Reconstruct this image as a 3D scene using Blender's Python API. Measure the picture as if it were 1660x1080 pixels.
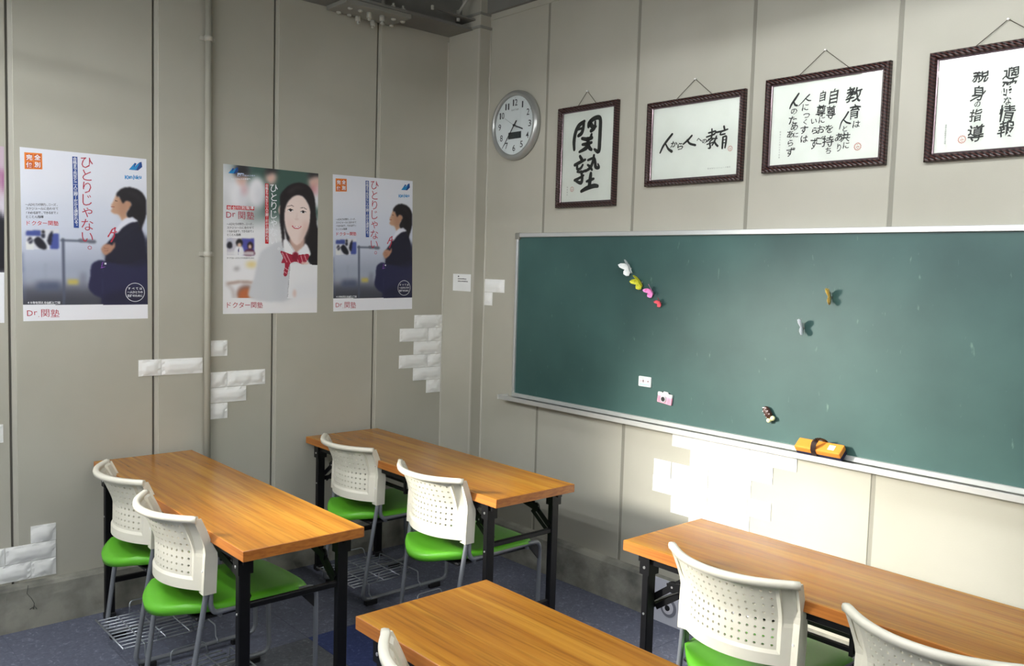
import bpy, bmesh, math, random
import numpy as np
from mathutils import Matrix, Vector

for o in list(bpy.data.objects):
    bpy.data.objects.remove(o)
S = bpy.context.scene
COL = S.collection

# ------------------------------------------------------------------ camera
CAM = Vector((-3.18144, -4.0937, 1.60918))
_y, _p, _r = math.radians(48.1945), math.radians(-4.18872), math.radians(1.69139)
_f = Vector((math.cos(_p) * math.cos(_y), math.cos(_p) * math.sin(_y), math.sin(_p)))
_rt = Vector((math.sin(_y), -math.cos(_y), 0)); _up = _rt.cross(_f)
_r2 = math.cos(_r) * _rt + math.sin(_r) * _up
_u2 = -math.sin(_r) * _rt + math.cos(_r) * _up
cam = bpy.data.objects.new('camera', bpy.data.cameras.new('camera'))
COL.objects.link(cam)
cam.data.sensor_width = 36.0
cam.data.lens = 36.0 * 1400.07 / 1660.0
cam.data.clip_start = 0.05
cam.matrix_world = Matrix(((_r2.x, _u2.x, -_f.x, CAM.x), (_r2.y, _u2.y, -_f.y, CAM.y), (_r2.z, _u2.z, -_f.z, CAM.z), (0, 0, 0, 1)))
S.camera = cam

# ------------------------------------------------------------------ world, light, exposure
S.view_settings.view_transform = 'Standard'
S.view_settings.look = 'None'
S.view_settings.gamma = 1.0
S.view_settings.use_curve_mapping = False
S.view_settings.exposure = 0.98
world = bpy.data.worlds.new('world'); S.world = world; world.use_nodes = True
world.node_tree.nodes['Background'].inputs[0].default_value = (0.80, 0.9, 1.0, 1)
world.node_tree.nodes['Background'].inputs[1].default_value = 0.6
S.cycles.use_denoising = True
S.cycles.max_bounces = 8

TUBE_POWER = 50.0          # emission of the fluorescent tubes
def area(name, loc, target, sx, sy, power, color, spread):
    l = bpy.data.lights.new(name, 'AREA'); l.shape = 'RECTANGLE'; l.size = sx; l.size_y = sy
    l.energy = power; l.color = color; l.spread = math.radians(spread)
    o = bpy.data.objects.new(name, l); COL.objects.link(o)
    o.location = loc
    o.rotation_euler = (Vector(target) - Vector(loc)).to_track_quat('-Z', 'Y').to_euler()
    return o
# added area light by the made-up window, pools light on the chalkboard wall
area('added_pool_light', (-3.55, -0.12, 1.86), (0.0, -2.38, 0.50), 0.50, 0.40, 10.6, (1.0, 0.95, 0.86), 33)

# ------------------------------------------------------------------ materials
def lin(c):
    return tuple(((v / 255.0) / 12.92 if v / 255.0 <= 0.04045 else ((v / 255.0 + 0.055) / 1.055) ** 2.4) for v in c) + (1.0,)
MATS = {}
def mat(name, rgb, rough=0.5, metal=0.0, spec=0.5, noise=None, bump=None, coat=0.0, stretch=None, emit=None, rnd=0.0):
    """noise=(scale, rgb2, lo, hi[, detail]); bump=(scale, strength, distance)"""
    if name in MATS: return MATS[name]
    m = bpy.data.materials.new(name); m.use_nodes = True
    nt = m.node_tree; b = nt.nodes['Principled BSDF']
    b.inputs['Base Color'].default_value = lin(rgb)
    b.inputs['Roughness'].default_value = rough
    b.inputs['Metallic'].default_value = metal
    b.inputs['Specular IOR Level'].default_value = spec
    b.inputs['Coat Weight'].default_value = coat
    if emit:
        b.inputs['Emission Color'].default_value = lin(rgb); b.inputs['Emission Strength'].default_value = emit
    tc = nt.nodes.new('ShaderNodeTexCoord'); mp = nt.nodes.new('ShaderNodeMapping')
    nt.links.new(tc.outputs['Object'], mp.inputs[0])
    if stretch: mp.inputs['Scale'].default_value = stretch
    if noise:
        n = nt.nodes.new('ShaderNodeTexNoise'); n.inputs['Scale'].default_value = noise[0]
        n.inputs['Detail'].default_value = noise[4] if len(noise) > 4 else 4
        nt.links.new(mp.outputs[0], n.inputs['Vector'])
        r = nt.nodes.new('ShaderNodeValToRGB')
        r.color_ramp.elements[0].position = noise[2]; r.color_ramp.elements[0].color = lin(rgb)
        r.color_ramp.elements[1].position = noise[3]; r.color_ramp.elements[1].color = lin(noise[1])
        nt.links.new(n.outputs['Fac'], r.inputs[0])
        nt.links.new(r.outputs[0], b.inputs['Base Color'])
    if bump:
        n = nt.nodes.new('ShaderNodeTexNoise'); n.inputs['Scale'].default_value = bump[0]; n.inputs['Detail'].default_value = 5
        nt.links.new(mp.outputs[0], n.inputs['Vector'])
        bp = nt.nodes.new('ShaderNodeBump'); bp.inputs['Strength'].default_value = bump[1]; bp.inputs['Distance'].default_value = bump[2]
        nt.links.new(n.outputs['Fac'], bp.inputs['Height']); nt.links.new(bp.outputs[0], b.inputs['Normal'])
    MATS[name] = m
    return m

wall_m = mat('painted_panel', (173, 171, 157), 0.62, spec=0.35, noise=(1.6, (183, 181, 168), 0.35, 0.7), bump=(180, 0.12, 0.002))
groove_m = mat('panel_groove', (112, 110, 102), 0.8)
sealant_m = mat('sealant', (186, 184, 172), 0.55)
seam_strip_m = mat('seam_strip', (140, 138, 126), 0.7)
steel_paint_m = mat('painted_steel', (150, 150, 142), 0.5, noise=(3, (138, 138, 130), 0.4, 0.7))
steel_dark_m = mat('beam_paint', (128, 128, 122), 0.55, noise=(4, (116, 114, 110), 0.4, 0.7))
bolt_m = mat('bolt_paint', (182, 182, 172), 0.5)
concrete_m = mat('concrete_curb', (158, 157, 146), 0.85, noise=(7, (104, 104, 97), 0.38, 0.70, 9), bump=(26, 0.55, 0.010))
crack_m = mat('crack', (84, 84, 79), 0.9)
ceil_m = mat('ceiling_deck', (132, 132, 128), 0.8)
black_m = mat('black_steel', (9, 9, 11), 0.42, spec=0.3, noise=(40, (14, 14, 17), 0.4, 0.7))
black_plastic = mat('black_plastic', (22, 22, 24), 0.5)
plastic_w = mat('cream_plastic', (230, 226, 210), 0.42, noise=(14, (225, 221, 204), 0.4, 0.7))
screw_m = mat('screw_metal', (200, 200, 198), 0.3, 0.8)
green_m = mat('green_vinyl', (98, 184, 42), 0.42, noise=(6, (92, 176, 38), 0.35, 0.7), bump=(260, 0.10, 0.001))
chrome_m = mat('grey_steel_tube', (132, 136, 142), 0.42, 0.35)
wire_m = mat('wire_chrome', (176, 182, 190), 0.3, 0.7)
alu_m = mat('aluminium', (205, 208, 206), 0.35, 0.55)
alu_cap = mat('grey_corner_plastic', (128, 128, 120), 0.5)
paper_m = mat('white_paper', (236, 238, 236), 0.7, noise=(9, (230, 232, 230), 0.4, 0.7))
paper_warm = mat('rice_paper', (232, 235, 228), 0.75, noise=(7, (227, 230, 222), 0.4, 0.7))
brick_m = mat('embossed_foam', (240, 241, 238), 0.55)
ink_m = mat('black_ink', (34, 36, 34), 0.6)
ink_grey = mat('grey_ink', (140, 140, 136), 0.7)
seal_red = mat('seal_red', (196, 128, 118), 0.7)
crimson_m = mat('print_crimson', (178, 36, 62), 0.45)
red_m = mat('print_red', (206, 36, 44), 0.45)
blue_m = mat('print_blue', (40, 74, 148), 0.45)
lblue_m = mat('print_light_blue', (30, 142, 206), 0.45)
dblue_m = mat('print_dark_blue', (24, 70, 140), 0.45)
orange_m = mat('print_orange', (234, 134, 44), 0.45)
white_print = mat('print_white', (240, 242, 246), 0.45)
black_print = mat('print_black', (40, 40, 48), 0.45)
cord_m = mat('hanging_cord', (60, 52, 40), 0.7)
pin_m = mat('white_pin', (240, 240, 236), 0.4)

def wood_mat():
    m = bpy.data.materials.new('wood_laminate'); m.use_nodes = True
    nt = m.node_tree; b = nt.nodes['Principled BSDF']; L = nt.links.new
    tc = nt.nodes.new('ShaderNodeTexCoord')
    mp = nt.nodes.new('ShaderNodeMapping'); mp.inputs['Scale'].default_value = (1.0, 0.032, 1.0)
    L(tc.outputs['Object'], mp.inputs[0])
    n1 = nt.nodes.new('ShaderNodeTexNoise'); n1.inputs['Scale'].default_value = 26; n1.inputs['Detail'].default_value = 6; n1.inputs['Distortion'].default_value = 0.6
    n2 = nt.nodes.new('ShaderNodeTexNoise'); n2.inputs['Scale'].default_value = 130; n2.inputs['Detail'].default_value = 3
    n3 = nt.nodes.new('ShaderNodeTexNoise'); n3.inputs['Scale'].default_value = 6; n3.inputs['Detail'].default_value = 2
    for n in (n1, n2, n3): L(mp.outputs[0], n.inputs['Vector'])
    r = nt.nodes.new('ShaderNodeValToRGB'); e = r.color_ramp.elements
    e[0].position = 0.30; e[0].color = lin((146, 88, 17)); e[1].position = 0.68; e[1].color = lin((192, 135, 40))
    x = e.new(0.5); x.color = lin((174, 114, 27))
    L(n1.outputs['Fac'], r.inputs[0])
    r2 = nt.nodes.new('ShaderNodeValToRGB'); e = r2.color_ramp.elements
    e[0].position = 0.32; e[0].color = (0.62, 0.62, 0.62, 1); e[1].position = 0.5; e[1].color = (1, 1, 1, 1)
    L(n2.outputs['Fac'], r2.inputs[0])
    mx = nt.nodes.new('ShaderNodeMix'); mx.data_type = 'RGBA'; mx.blend_type = 'MULTIPLY'; mx.inputs[0].default_value = 0.75
    L(r.outputs[0], mx.inputs[6]); L(r2.outputs[0], mx.inputs[7])
    mx2 = nt.nodes.new('ShaderNodeMix'); mx2.data_type = 'RGBA'; mx2.blend_type = 'MIX'
    r3 = nt.nodes.new('ShaderNodeMapRange'); r3.inputs[1].default_value = .35; r3.inputs[2].default_value = .75; r3.inputs[4].default_value = .15
    L(n3.outputs['Fac'], r3.inputs[0]); L(r3.outputs[0], mx2.inputs[0]); L(mx.outputs[2], mx2.inputs[6]); mx2.inputs[7].default_value = lin((176, 114, 32))
    L(mx2.outputs[2], b.inputs['Base Color'])
    b.inputs['Roughness'].default_value = 0.25
    b.inputs['Specular IOR Level'].default_value = 0.6
    return m
wood_m = wood_mat()
edge_m = mat('wood_edge', (180, 112, 46), 0.4, noise=(30, (152, 86, 34), 0.4, 0.7), stretch=(1, 0.1, 4))

def board_mat():
    m = bpy.data.materials.new('chalkboard_green'); m.use_nodes = True
    nt = m.node_tree; b = nt.nodes['Principled BSDF']; L = nt.links.new
    tc = nt.nodes.new('ShaderNodeTexCoord')
    n1 = nt.nodes.new('ShaderNodeTexNoise'); n1.inputs['Scale'].default_value = 1.7; n1.inputs['Detail'].default_value = 5
    L(tc.outputs['Object'], n1.inputs['Vector'])
    r = nt.nodes.new('ShaderNodeValToRGB'); e = r.color_ramp.elements
    e[0].position = 0.3; e[0].color = lin((40, 73, 71)); e[1].position = 0.75; e[1].color = lin((64, 100, 95))
    L(n1.outputs['Fac'], r.inputs[0])
    # faint chalk smears and specks
    mp = nt.nodes.new('ShaderNodeMapping'); mp.inputs['Scale'].default_value = (3.5, 1.0, 1.0); mp.inputs['Rotation'].default_value = (0, 0, 0.3)
    L(tc.outputs['Object'], mp.inputs[0])
    n2 = nt.nodes.new('ShaderNodeTexNoise'); n2.inputs['Scale'].default_value = 14; n2.inputs['Detail'].default_value = 3
    L(mp.outputs[0], n2.inputs['Vector'])
    r2 = nt.nodes.new('ShaderNodeValToRGB'); e = r2.color_ramp.elements
    e[0].position = 0.70; e[0].color = (0, 0, 0, 1); e[1].position = 0.80; e[1].color = (0.28, 0.28, 0.28, 1)
    L(n2.outputs['Fac'], r2.inputs[0])
    mx = nt.nodes.new('ShaderNodeMix'); mx.data_type = 'RGBA'
    L(r2.outputs[0], mx.inputs[0]); L(r.outputs[0], mx.inputs[6]); mx.inputs[7].default_value = lin((150, 185, 172))
    L(mx.outputs[2], b.inputs['Base Color'])
    b.inputs['Roughness'].default_value = 0.46
    b.inputs['Specular IOR Level'].default_value = 0.45
    return m
board_m = board_mat()

def frame_mat():
    m = bpy.data.materials.new('rope_frame_wood'); m.use_nodes = True
    nt = m.node_tree; b = nt.nodes['Principled BSDF']; L = nt.links.new
    tc = nt.nodes.new('ShaderNodeTexCoord')
    mp = nt.nodes.new('ShaderNodeMapping'); mp.inputs['Rotation'].default_value = (0, 0, math.radians(32))
    L(tc.outputs['Object'], mp.inputs[0])
    w = nt.nodes.new('ShaderNodeTexWave'); w.inputs['Scale'].default_value = 30; w.bands_direction = 'Y'; w.inputs['Distortion'].default_value = 0.5
    L(mp.outputs[0], w.inputs['Vector'])
    r = nt.nodes.new('ShaderNodeValToRGB'); e = r.color_ramp.elements
    e[0].position = 0.3; e[0].color = lin((24, 14, 15)); e[1].position = 0.9; e[1].color = lin((72, 42, 38))
    L(w.outputs['Fac'], r.inputs[0]); L(r.outputs[0], b.inputs['Base Color'])
    bp = nt.nodes.new('ShaderNodeBump'); bp.inputs['Strength'].default_value = 0.6; bp.inputs['Distance'].default_value = 0.003
    L(w.outputs['Fac'], bp.inputs['Height']); L(bp.outputs[0], b.inputs['Normal'])
    b.inputs['Roughness'].default_value = 0.28
    return m
frame_m = frame_mat()
lip_m = mat('frame_lip', (120, 104, 108), 0.2, 0.5)

def glass_mat():
    m = bpy.data.materials.new('picture_glass'); m.use_nodes = True
    nt = m.node_tree; nt.nodes.remove(nt.nodes['Principled BSDF'])
    out = [n for n in nt.nodes if n.type == 'OUTPUT_MATERIAL'][0]
    t = nt.nodes.new('ShaderNodeBsdfTransparent'); t.inputs[0].default_value = (.97, .98, .97, 1)
    g = nt.nodes.new('ShaderNodeBsdfGlossy'); g.inputs['Roughness'].default_value = 0.015
    f = nt.nodes.new('ShaderNodeFresnel'); f.inputs[0].default_value = 1.5
    mx = nt.nodes.new('ShaderNodeMixShader')
    nt.links.new(f.outputs[0], mx.inputs[0]); nt.links.new(t.outputs[0], mx.inputs[1]); nt.links.new(g.outputs[0], mx.inputs[2])
    nt.links.new(mx.outputs[0], out.inputs[0])
    return m
glass_m = glass_mat()

def carpet_mat(name, c1, c2, c3):
    m = bpy.data.materials.new(name); m.use_nodes = True
    nt = m.node_tree; b = nt.nodes['Principled BSDF']; L = nt.links.new
    tc = nt.nodes.new('ShaderNodeTexCoord')
    n = nt.nodes.new('ShaderNodeTexNoise'); n.inputs['Scale'].default_value = 45; n.inputs['Detail'].default_value = 4; n.inputs['Distortion'].default_value = 1.4
    n2 = nt.nodes.new('ShaderNodeTexNoise'); n2.inputs['Scale'].default_value = 420; n2.inputs['Detail'].default_value = 2
    L(tc.outputs['Object'], n.inputs['Vector']); L(tc.outputs['Object'], n2.inputs['Vector'])
    r = nt.nodes.new('ShaderNodeValToRGB'); e = r.color_ramp.elements
    e[0].position = 0.36; e[0].color = lin(c1); e[1].position = 0.74; e[1].color = lin(c3)
    x = e.new(0.60); x.color = lin(c2)
    L(n.outputs['Fac'], r.inputs[0]); L(r.outputs[0], b.inputs['Base Color'])
    bp = nt.nodes.new('ShaderNodeBump'); bp.inputs['Strength'].default_value = 0.5; bp.inputs['Distance'].default_value = 0.003
    L(n2.outputs['Fac'], bp.inputs['Height']); L(bp.outputs[0], b.inputs['Normal'])
    b.inputs['Roughness'].default_value = 0.95; b.inputs['Specular IOR Level'].default_value = 0.15
    return m
carpet_grey = carpet_mat('carpet_slate', (97, 101, 116), (106, 110, 126), (140, 144, 158))
carpet_blue = carpet_mat('carpet_blue', (60, 70, 112), (66, 77, 124), (100, 110, 150))
carpet_pale = carpet_mat('carpet_grey', (90, 93, 98), (100, 103, 110), (130, 134, 140))

# ------------------------------------------------------------------ mesh helpers
def bm_new(): return bmesh.new()
def add_box(bm, x0, x1, y0, y1, z0, z1):
    v = [bm.verts.new(p) for p in ((x0, y0, z0), (x1, y0, z0), (x1, y1, z0), (x0, y1, z0), (x0, y0, z1), (x1, y0, z1), (x1, y1, z1), (x0, y1, z1))]
    for f in ((0, 3, 2, 1), (4, 5, 6, 7), (0, 1, 5, 4), (1, 2, 6, 5), (2, 3, 7, 6), (3, 0, 4, 7)):
        bm.faces.new([v[i] for i in f])
    return v
def add_obox(bm, a, b, w, h, up=(0, 0, 1)):
    """box bar from a to b; w across, h along up"""
    a, b = Vector(a), Vector(b); d = (b - a).normalized(); u = Vector(up)
    s = d.cross(u)
    if s.length < 1e-4: s = d.cross(Vector((1, 0, 0)))
    s.normalize(); u = s.cross(d)
    v = []
    for p in (a, b):
        for i, j in ((-1, -1), (1, -1), (1, 1), (-1, 1)):
            v.append(bm.verts.new(p + s * i * w / 2 + u * j * h / 2))
    for f in ((0, 1, 2, 3), (7, 6, 5, 4), (0, 4, 5, 1), (1, 5, 6, 2), (2, 6, 7, 3), (3, 7, 4, 0)):
        bm.faces.new([v[i] for i in f])
def fillet(pts, r, n=5, closed=False):
    pts = [Vector(p) for p in pts]; out = []
    N = len(pts)
    for i, p in enumerate(pts):
        if not closed and i in (0, N - 1): out.append(p); continue
        a, b = pts[i - 1], pts[(i + 1) % N]
        d1, d2 = (a - p), (b - p); rr = min(r, d1.length * .49, d2.length * .49)
        q1, q2 = p + d1.normalized() * rr, p + d2.normalized() * rr
        for k in range(n + 1):
            t = k / n
            out.append(q1 * (1 - t) ** 2 + p * 2 * t * (1 - t) + q2 * t * t)
    return out
def add_tube(bm, pts, r, n=8, closed=False):
    pts = [Vector(p) for p in pts]; N = len(pts)
    tang = []
    for i in range(N):
        if closed: t = pts[(i + 1) % N] - pts[i - 1]
        else: t = pts[min(i + 1, N - 1)] - pts[max(i - 1, 0)]
        tang.append(t.normalized())
    u = tang[0].orthogonal().normalized(); rings = []
    for i in range(N):
        t = tang[i]; u = (u - t * u.dot(t))
        u = u.normalized() if u.length > 1e-6 else t.orthogonal().normalized()
        w = t.cross(u)
        rr = r[i] if isinstance(r, (list, tuple)) else r
        rings.append([bm.verts.new(pts[i] + (u * math.cos(a) + w * math.sin(a)) * rr) for a in [2 * math.pi * k / n for k in range(n)]])
    m = N if closed else N - 1
    for i in range(m):
        A, B = rings[i], rings[(i + 1) % N]
        for k in range(n):
            f = bm.faces.new((A[k], A[(k + 1) % n], B[(k + 1) % n], B[k])); f.smooth = True
    if not closed:
        bm.faces.new(rings[0][::-1]); bm.faces.new(rings[-1])
def add_cyl(bm, c, axis, r, h, n=16, r2=None):
    c = Vector(c); a = Vector(axis).normalized()
    add_tube(bm, [c, c + a * h], [r, r if r2 is None else r2], n)
def add_poly(bm, pts, z0, z1=None):
    """flat polygon in XY, extruded from z0 to z1"""
    a = [bm.verts.new((x, y, z0)) for x, y in pts]
    if z1 is None:
        bm.faces.new(a); return
    b = [bm.verts.new((x, y, z1)) for x, y in pts]
    bm.faces.new(a[::-1]); bm.faces.new(b)
    for i in range(len(a)):
        j = (i + 1) % len(a); bm.faces.new((a[i], a[j], b[j], b[i]))
def bevel(bm, w, seg=2):
    bmesh.ops.bevel(bm, geom=bm.edges[:] + bm.verts[:], offset=w, segments=seg, affect='EDGES', profile=0.6)
def obj(name, bm, m, parent=None, recalc=True):
    if isinstance(bm, bpy.types.Mesh): me = bm
    else:
        if recalc: bmesh.ops.recalc_face_normals(bm, faces=bm.faces[:])
        me = bpy.data.meshes.new(name); bm.to_mesh(me); bm.free()
    if m is not None and len(me.materials) == 0: me.materials.append(m)
    o = bpy.data.objects.new(name, me); COL.objects.link(o)
    if parent: o.parent = parent
    return o
def tag(o, label, cat, group=None):
    o['label'] = label; o['category'] = cat
    if group: o['group'] = group
    return o
def thing(name, label, cat, loc=(0, 0, 0), rot=None, group=None):
    o = bpy.data.objects.new(name, None); COL.objects.link(o); o.empty_display_size = 0.05
    M = Matrix.Translation(Vector(loc))
    if rot is not None: M = M @ rot.to_4x4()
    o.matrix_world = M
    return tag(o, label, cat, group)
def struct(name, bm, m, parent=None):
    o = obj(name, bm, m, parent)
    if not parent: o['kind'] = 'structure'
    return o
def copy_tree(o, parent=None):
    c = o.copy(); COL.objects.link(c); c.parent = parent
    for ch in list(o.children): copy_tree(ch, c)
    return c
def box_obj(name, dims, m, parent=None, bev=0.0, seg=1):
    bm = bm_new(); add_box(bm, *dims)
    if bev: bevel(bm, bev, seg)
    return obj(name, bm, m, parent)

RL = Matrix(((1, 0, 0), (0, 0, -1), (0, 1, 0)))          # local x right, y up, z out of the left wall (towards -y)
RR = Matrix(((0, 0, -1), (-1, 0, 0), (0, 1, 0)))         # the same for the right wall (out towards -x)

# ------------------------------------------------------------------ lettering
GLY = {}
def glyph(ch, offset=0.0, res=2):
    key = (ch, round(offset, 4), res)
    if key in GLY: return GLY[key]
    cu = bpy.data.curves.new('t', 'FONT'); cu.body = ch; cu.size = 1.0; cu.resolution_u = res
    cu.offset = offset; cu.fill_mode = 'FRONT'
    o = bpy.data.objects.new('t', cu); COL.objects.link(o)
    dg = bpy.context.evaluated_depsgraph_get(); dg.update()
    me = bpy.data.meshes.new_from_object(o.evaluated_get(dg))
    co = np.array([tuple(v.co)[:2] for v in me.vertices]) if len(me.vertices) else np.zeros((0, 2))
    fs = [tuple(p.vertices) for p in me.polygons]
    bpy.data.objects.remove(o); bpy.data.curves.remove(cu); bpy.data.meshes.remove(me)
    GLY[key] = (co, fs)
    return GLY[key]
def letters(items, z, bold=0.0, res=2, shear=0.0, wob=0.0, seed=1):
    """items: (char, cx, cy, w, h) glyph fitted into the em box centred on cx, cy (h None keeps the em square w)"""
    bm = bm_new(); rnd = random.Random(seed)
    for it in items:
        ch, cx, cy, w = it[:4]; h = it[4] if len(it) > 4 else None
        rot = it[5] if len(it) > 5 else 0.0
        co, fs = glyph(ch, bold, res)
        if len(co) == 0: continue
        mn, mx = co.min(0), co.max(0); c = (mn + mx) / 2; ext = mx - mn
        p = (co - c)
        if h is None: p = p * w
        else:
            p = p * np.array([w / max(ext[0], .05), h / max(ext[1], .05)])
        if shear: p[:, 0] = p[:, 0] + p[:, 1] * shear
        if wob:
            ph = rnd.random() * 6
            sc = max(abs(p).max(), 1e-6)
            q = p / sc
            p = p + np.stack([np.sin(q[:, 1] * 4 + ph), np.cos(q[:, 0] * 4 + ph)], 1) * wob * sc
        if rot:
            cr, sr = math.cos(rot), math.sin(rot); p = p @ np.array([[cr, sr], [-sr, cr]])
        vs = [bm.verts.new((cx + a, cy + b, z)) for a, b in p]
        for f in fs:
            try: bm.faces.new([vs[i] for i in f])
            except ValueError: pass
    for f in bm.faces:
        if f.normal.z < 0: pass
    return bm
def vtext(s, x, y0, y1, size):
    n = len(s); st = (y1 - y0) / n
    out = []
    for i, ch in enumerate(s):
        if ch == '。': out.append((ch, x + size * .25, y0 + st * (i + .3), size))
        elif ch == '—': out.append((ch, x, y0 + st * (i + .5), size, None, math.pi / 2))
        elif ch == 'ー': out.append((ch, x, y0 + st * (i + .5), size, None, math.pi / 2))
        else: out.append((ch, x, y0 + st * (i + .5), size))
    return out
def htext(s, x0, x1, y, size):
    n = len(s); st = (x1 - x0) / n
    out = []
    for i, c in enumerate(s):
        if c == ' ': continue
        dy = 0.0
        if c in '、。.,': dy = -size * .3
        if c in 'anru' : dy = -size * .10
        if c == 'j': dy = -size * .10
        out.append((c, x0 + st * (i + .5), y + dy, size))
    return out
def lines_text(s, x0, y, size):
    """proportional latin line"""
    out = []; x = x0
    for c in s:
        if c == ' ': x += size * .3; continue
        co, fs = glyph(c); mn, mx = co.min(0), co.max(0)
        w = (mx[0] - mn[0]) * size
        out.append((c, x + w / 2, y + (mn[1] + mx[1]) / 2 * size, size)); x += w + size * .09
    return out

class Homog:
    def __init__(s, src, w, h):
        """src: TL, TR, BR, BL of a crop -> local rect centred on 0, w x h, y up"""
        dst = [(-w / 2, h / 2), (w / 2, h / 2), (w / 2, -h / 2), (-w / 2, -h / 2)]
        A = []; B = []
        for (x, y), (u, v) in zip(src, dst):
            A.append([x, y, 1, 0, 0, 0, -u * x, -u * y]); B.append(u)
            A.append([0, 0, 0, x, y, 1, -v * x, -v * y]); B.append(v)
        s.h = np.append(np.linalg.solve(np.array(A, float), np.array(B, float)), 1).reshape(3, 3)
    def __call__(s, x, y):
        q = s.h @ np.array([x, y, 1.0]); return (q[0] / q[2], q[1] / q[2])
    def scale(s, x, y):
        a = s(x - 5, y); b = s(x + 5, y); c = s(x, y - 5); d = s(x, y + 5)
        return math.hypot(b[0] - a[0], b[1] - a[1]) / 10, math.hypot(c[0] - d[0], c[1] - d[1]) / 10

# ------------------------------------------------------------------ painted print (soft picture as a fine coloured sheet)
class Paint:
    def __init__(s, H, w, h, nx, ny):
        s.w, s.h, s.nx, s.ny, s.H = w, h, nx, ny, H
        xs = (np.arange(nx) + .5) / nx * w - w / 2; ys = (np.arange(ny) + .5) / ny * h - h / 2
        s.X, s.Y = np.meshgrid(xs, ys); s.im = np.ones((ny, nx, 3)) * np.array((225, 228, 235.))
    def blur(s, a, k):
        k = int(k)
        for _ in range(2):
            if k < 1: return a
            p = np.pad(a, k, mode='edge'); c = np.cumsum(p, 0); c = np.vstack([np.zeros((1, c.shape[1])), c])
            p = (c[2 * k + 1:] - c[:-2 * k - 1]) / (2 * k + 1)
            c = np.cumsum(p, 1); c = np.hstack([np.zeros((c.shape[0], 1)), c])
            a = (c[:, 2 * k + 1:] - c[:, :-2 * k - 1]) / (2 * k + 1)
        return a
    def put(s, mask, col, k, al):
        m = s.blur(mask.astype(float), k)[..., None] * al
        s.im = s.im * (1 - m) + np.array(col, float) * m
    def poly(s, pts, col, k=0, al=1.0, smooth=True):
        P = [s.H(*p) for p in pts]
        if smooth:
            Q = []; n = len(P)
            for i in range(n):
                p0, p1, p2, p3 = [np.array(P[(i + j) % n]) for j in (-1, 0, 1, 2)]
                for t in (0, .25, .5, .75):
                    Q.append(.5 * ((2 * p1) + (-p0 + p2) * t + (2 * p0 - 5 * p1 + 4 * p2 - p3) * t * t + (-p0 + 3 * p1 - 3 * p2 + p3) * t ** 3))
            P = Q
        ins = np.zeros(s.X.shape, bool)
        for i in range(len(P)):
            x0, y0 = P[i]; x1, y1 = P[(i + 1) % len(P)]
            if y0 == y1: continue
            c = ((s.Y >= min(y0, y1)) & (s.Y < max(y0, y1)))
            ins ^= c & (s.X < (s.Y - y0) / (y1 - y0) * (x1 - x0) + x0)
        s.put(ins, col, k, al)
    def ell(s, x, y, rx, ry, col, k=0, al=1.0):
        s.poly([(x + rx * math.cos(a), y + ry * math.sin(a)) for a in [i * math.pi / 6 for i in range(12)]], col, k, al)
    def line(s, pts, wd, col, k=0, al=1.0):
        P = [np.array(s.H(*p)) for p in pts]; r = wd * s.H.scale(*pts[0])[0] / 2
        m = np.zeros(s.X.shape, bool)
        for a, b in zip(P[:-1], P[1:]):
            d = b - a; L = max(d @ d, 1e-12)
            t = np.clip(((s.X - a[0]) * d[0] + (s.Y - a[1]) * d[1]) / L, 0, 1)
            m |= (s.X - a[0] - t * d[0]) ** 2 + (s.Y - a[1] - t * d[1]) ** 2 < r * r
        s.put(m, col, k, al)
    def rect(s, x0, y0, x1, y1, col, k=0, al=1.0):
        s.poly([(x0, y0), (x1, y0), (x1, y1), (x0, y1)], col, k, al, smooth=False)
    def mesh(s, name, z, m):
        nx, ny = s.nx, s.ny
        gx = np.arange(nx + 1) / nx * s.w - s.w / 2; gy = np.arange(ny + 1) / ny * s.h - s.h / 2
        GX, GY = np.meshgrid(gx, gy)
        co = np.stack([GX, GY, np.full_like(GX, z)], -1).reshape(-1, 3)
        i = np.arange(nx * ny); r, c = i // nx, i % nx; a = r * (nx + 1) + c
        F = np.stack([a, a + 1, a + nx + 2, a + nx + 1], 1)
        me = bpy.data.meshes.new(name)
        me.vertices.add(len(co)); me.vertices.foreach_set('co', co.ravel().astype(np.float32))
        me.loops.add(len(F) * 4); me.loops.foreach_set('vertex_index', F.ravel().astype(np.int32))
        me.polygons.add(len(F)); me.polygons.foreach_set('loop_start', (np.arange(len(F)) * 4).astype(np.int32))
        me.update(); me.validate()
        im = np.clip(s.im, 0, 255) / 255.
        l = np.where(im <= .04045, im / 12.92, ((im + .055) / 1.055) ** 2.4).reshape(-1, 3)
        colr = np.concatenate([l, np.ones((len(l), 1))], 1)
        at = me.color_attributes.new('print', 'FLOAT_COLOR', 'CORNER')
        at.data.foreach_set('color', np.repeat(colr, 4, axis=0).ravel().astype(np.float32))
        me.materials.append(m)
        return me
def print_mat():
    m = bpy.data.materials.new('printed_picture'); m.use_nodes = True
    nt = m.node_tree; b = nt.nodes['Principled BSDF']
    a = nt.nodes.new('ShaderNodeVertexColor'); a.layer_name = 'print'
    nt.links.new(a.outputs[0], b.inputs['Base Color']); b.inputs['Roughness'].default_value = 0.42
    return m
print_m = print_mat()

# ================================================================== THE SETTING
XW, YW, ZC = -6.0, -7.0, 3.35
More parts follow.
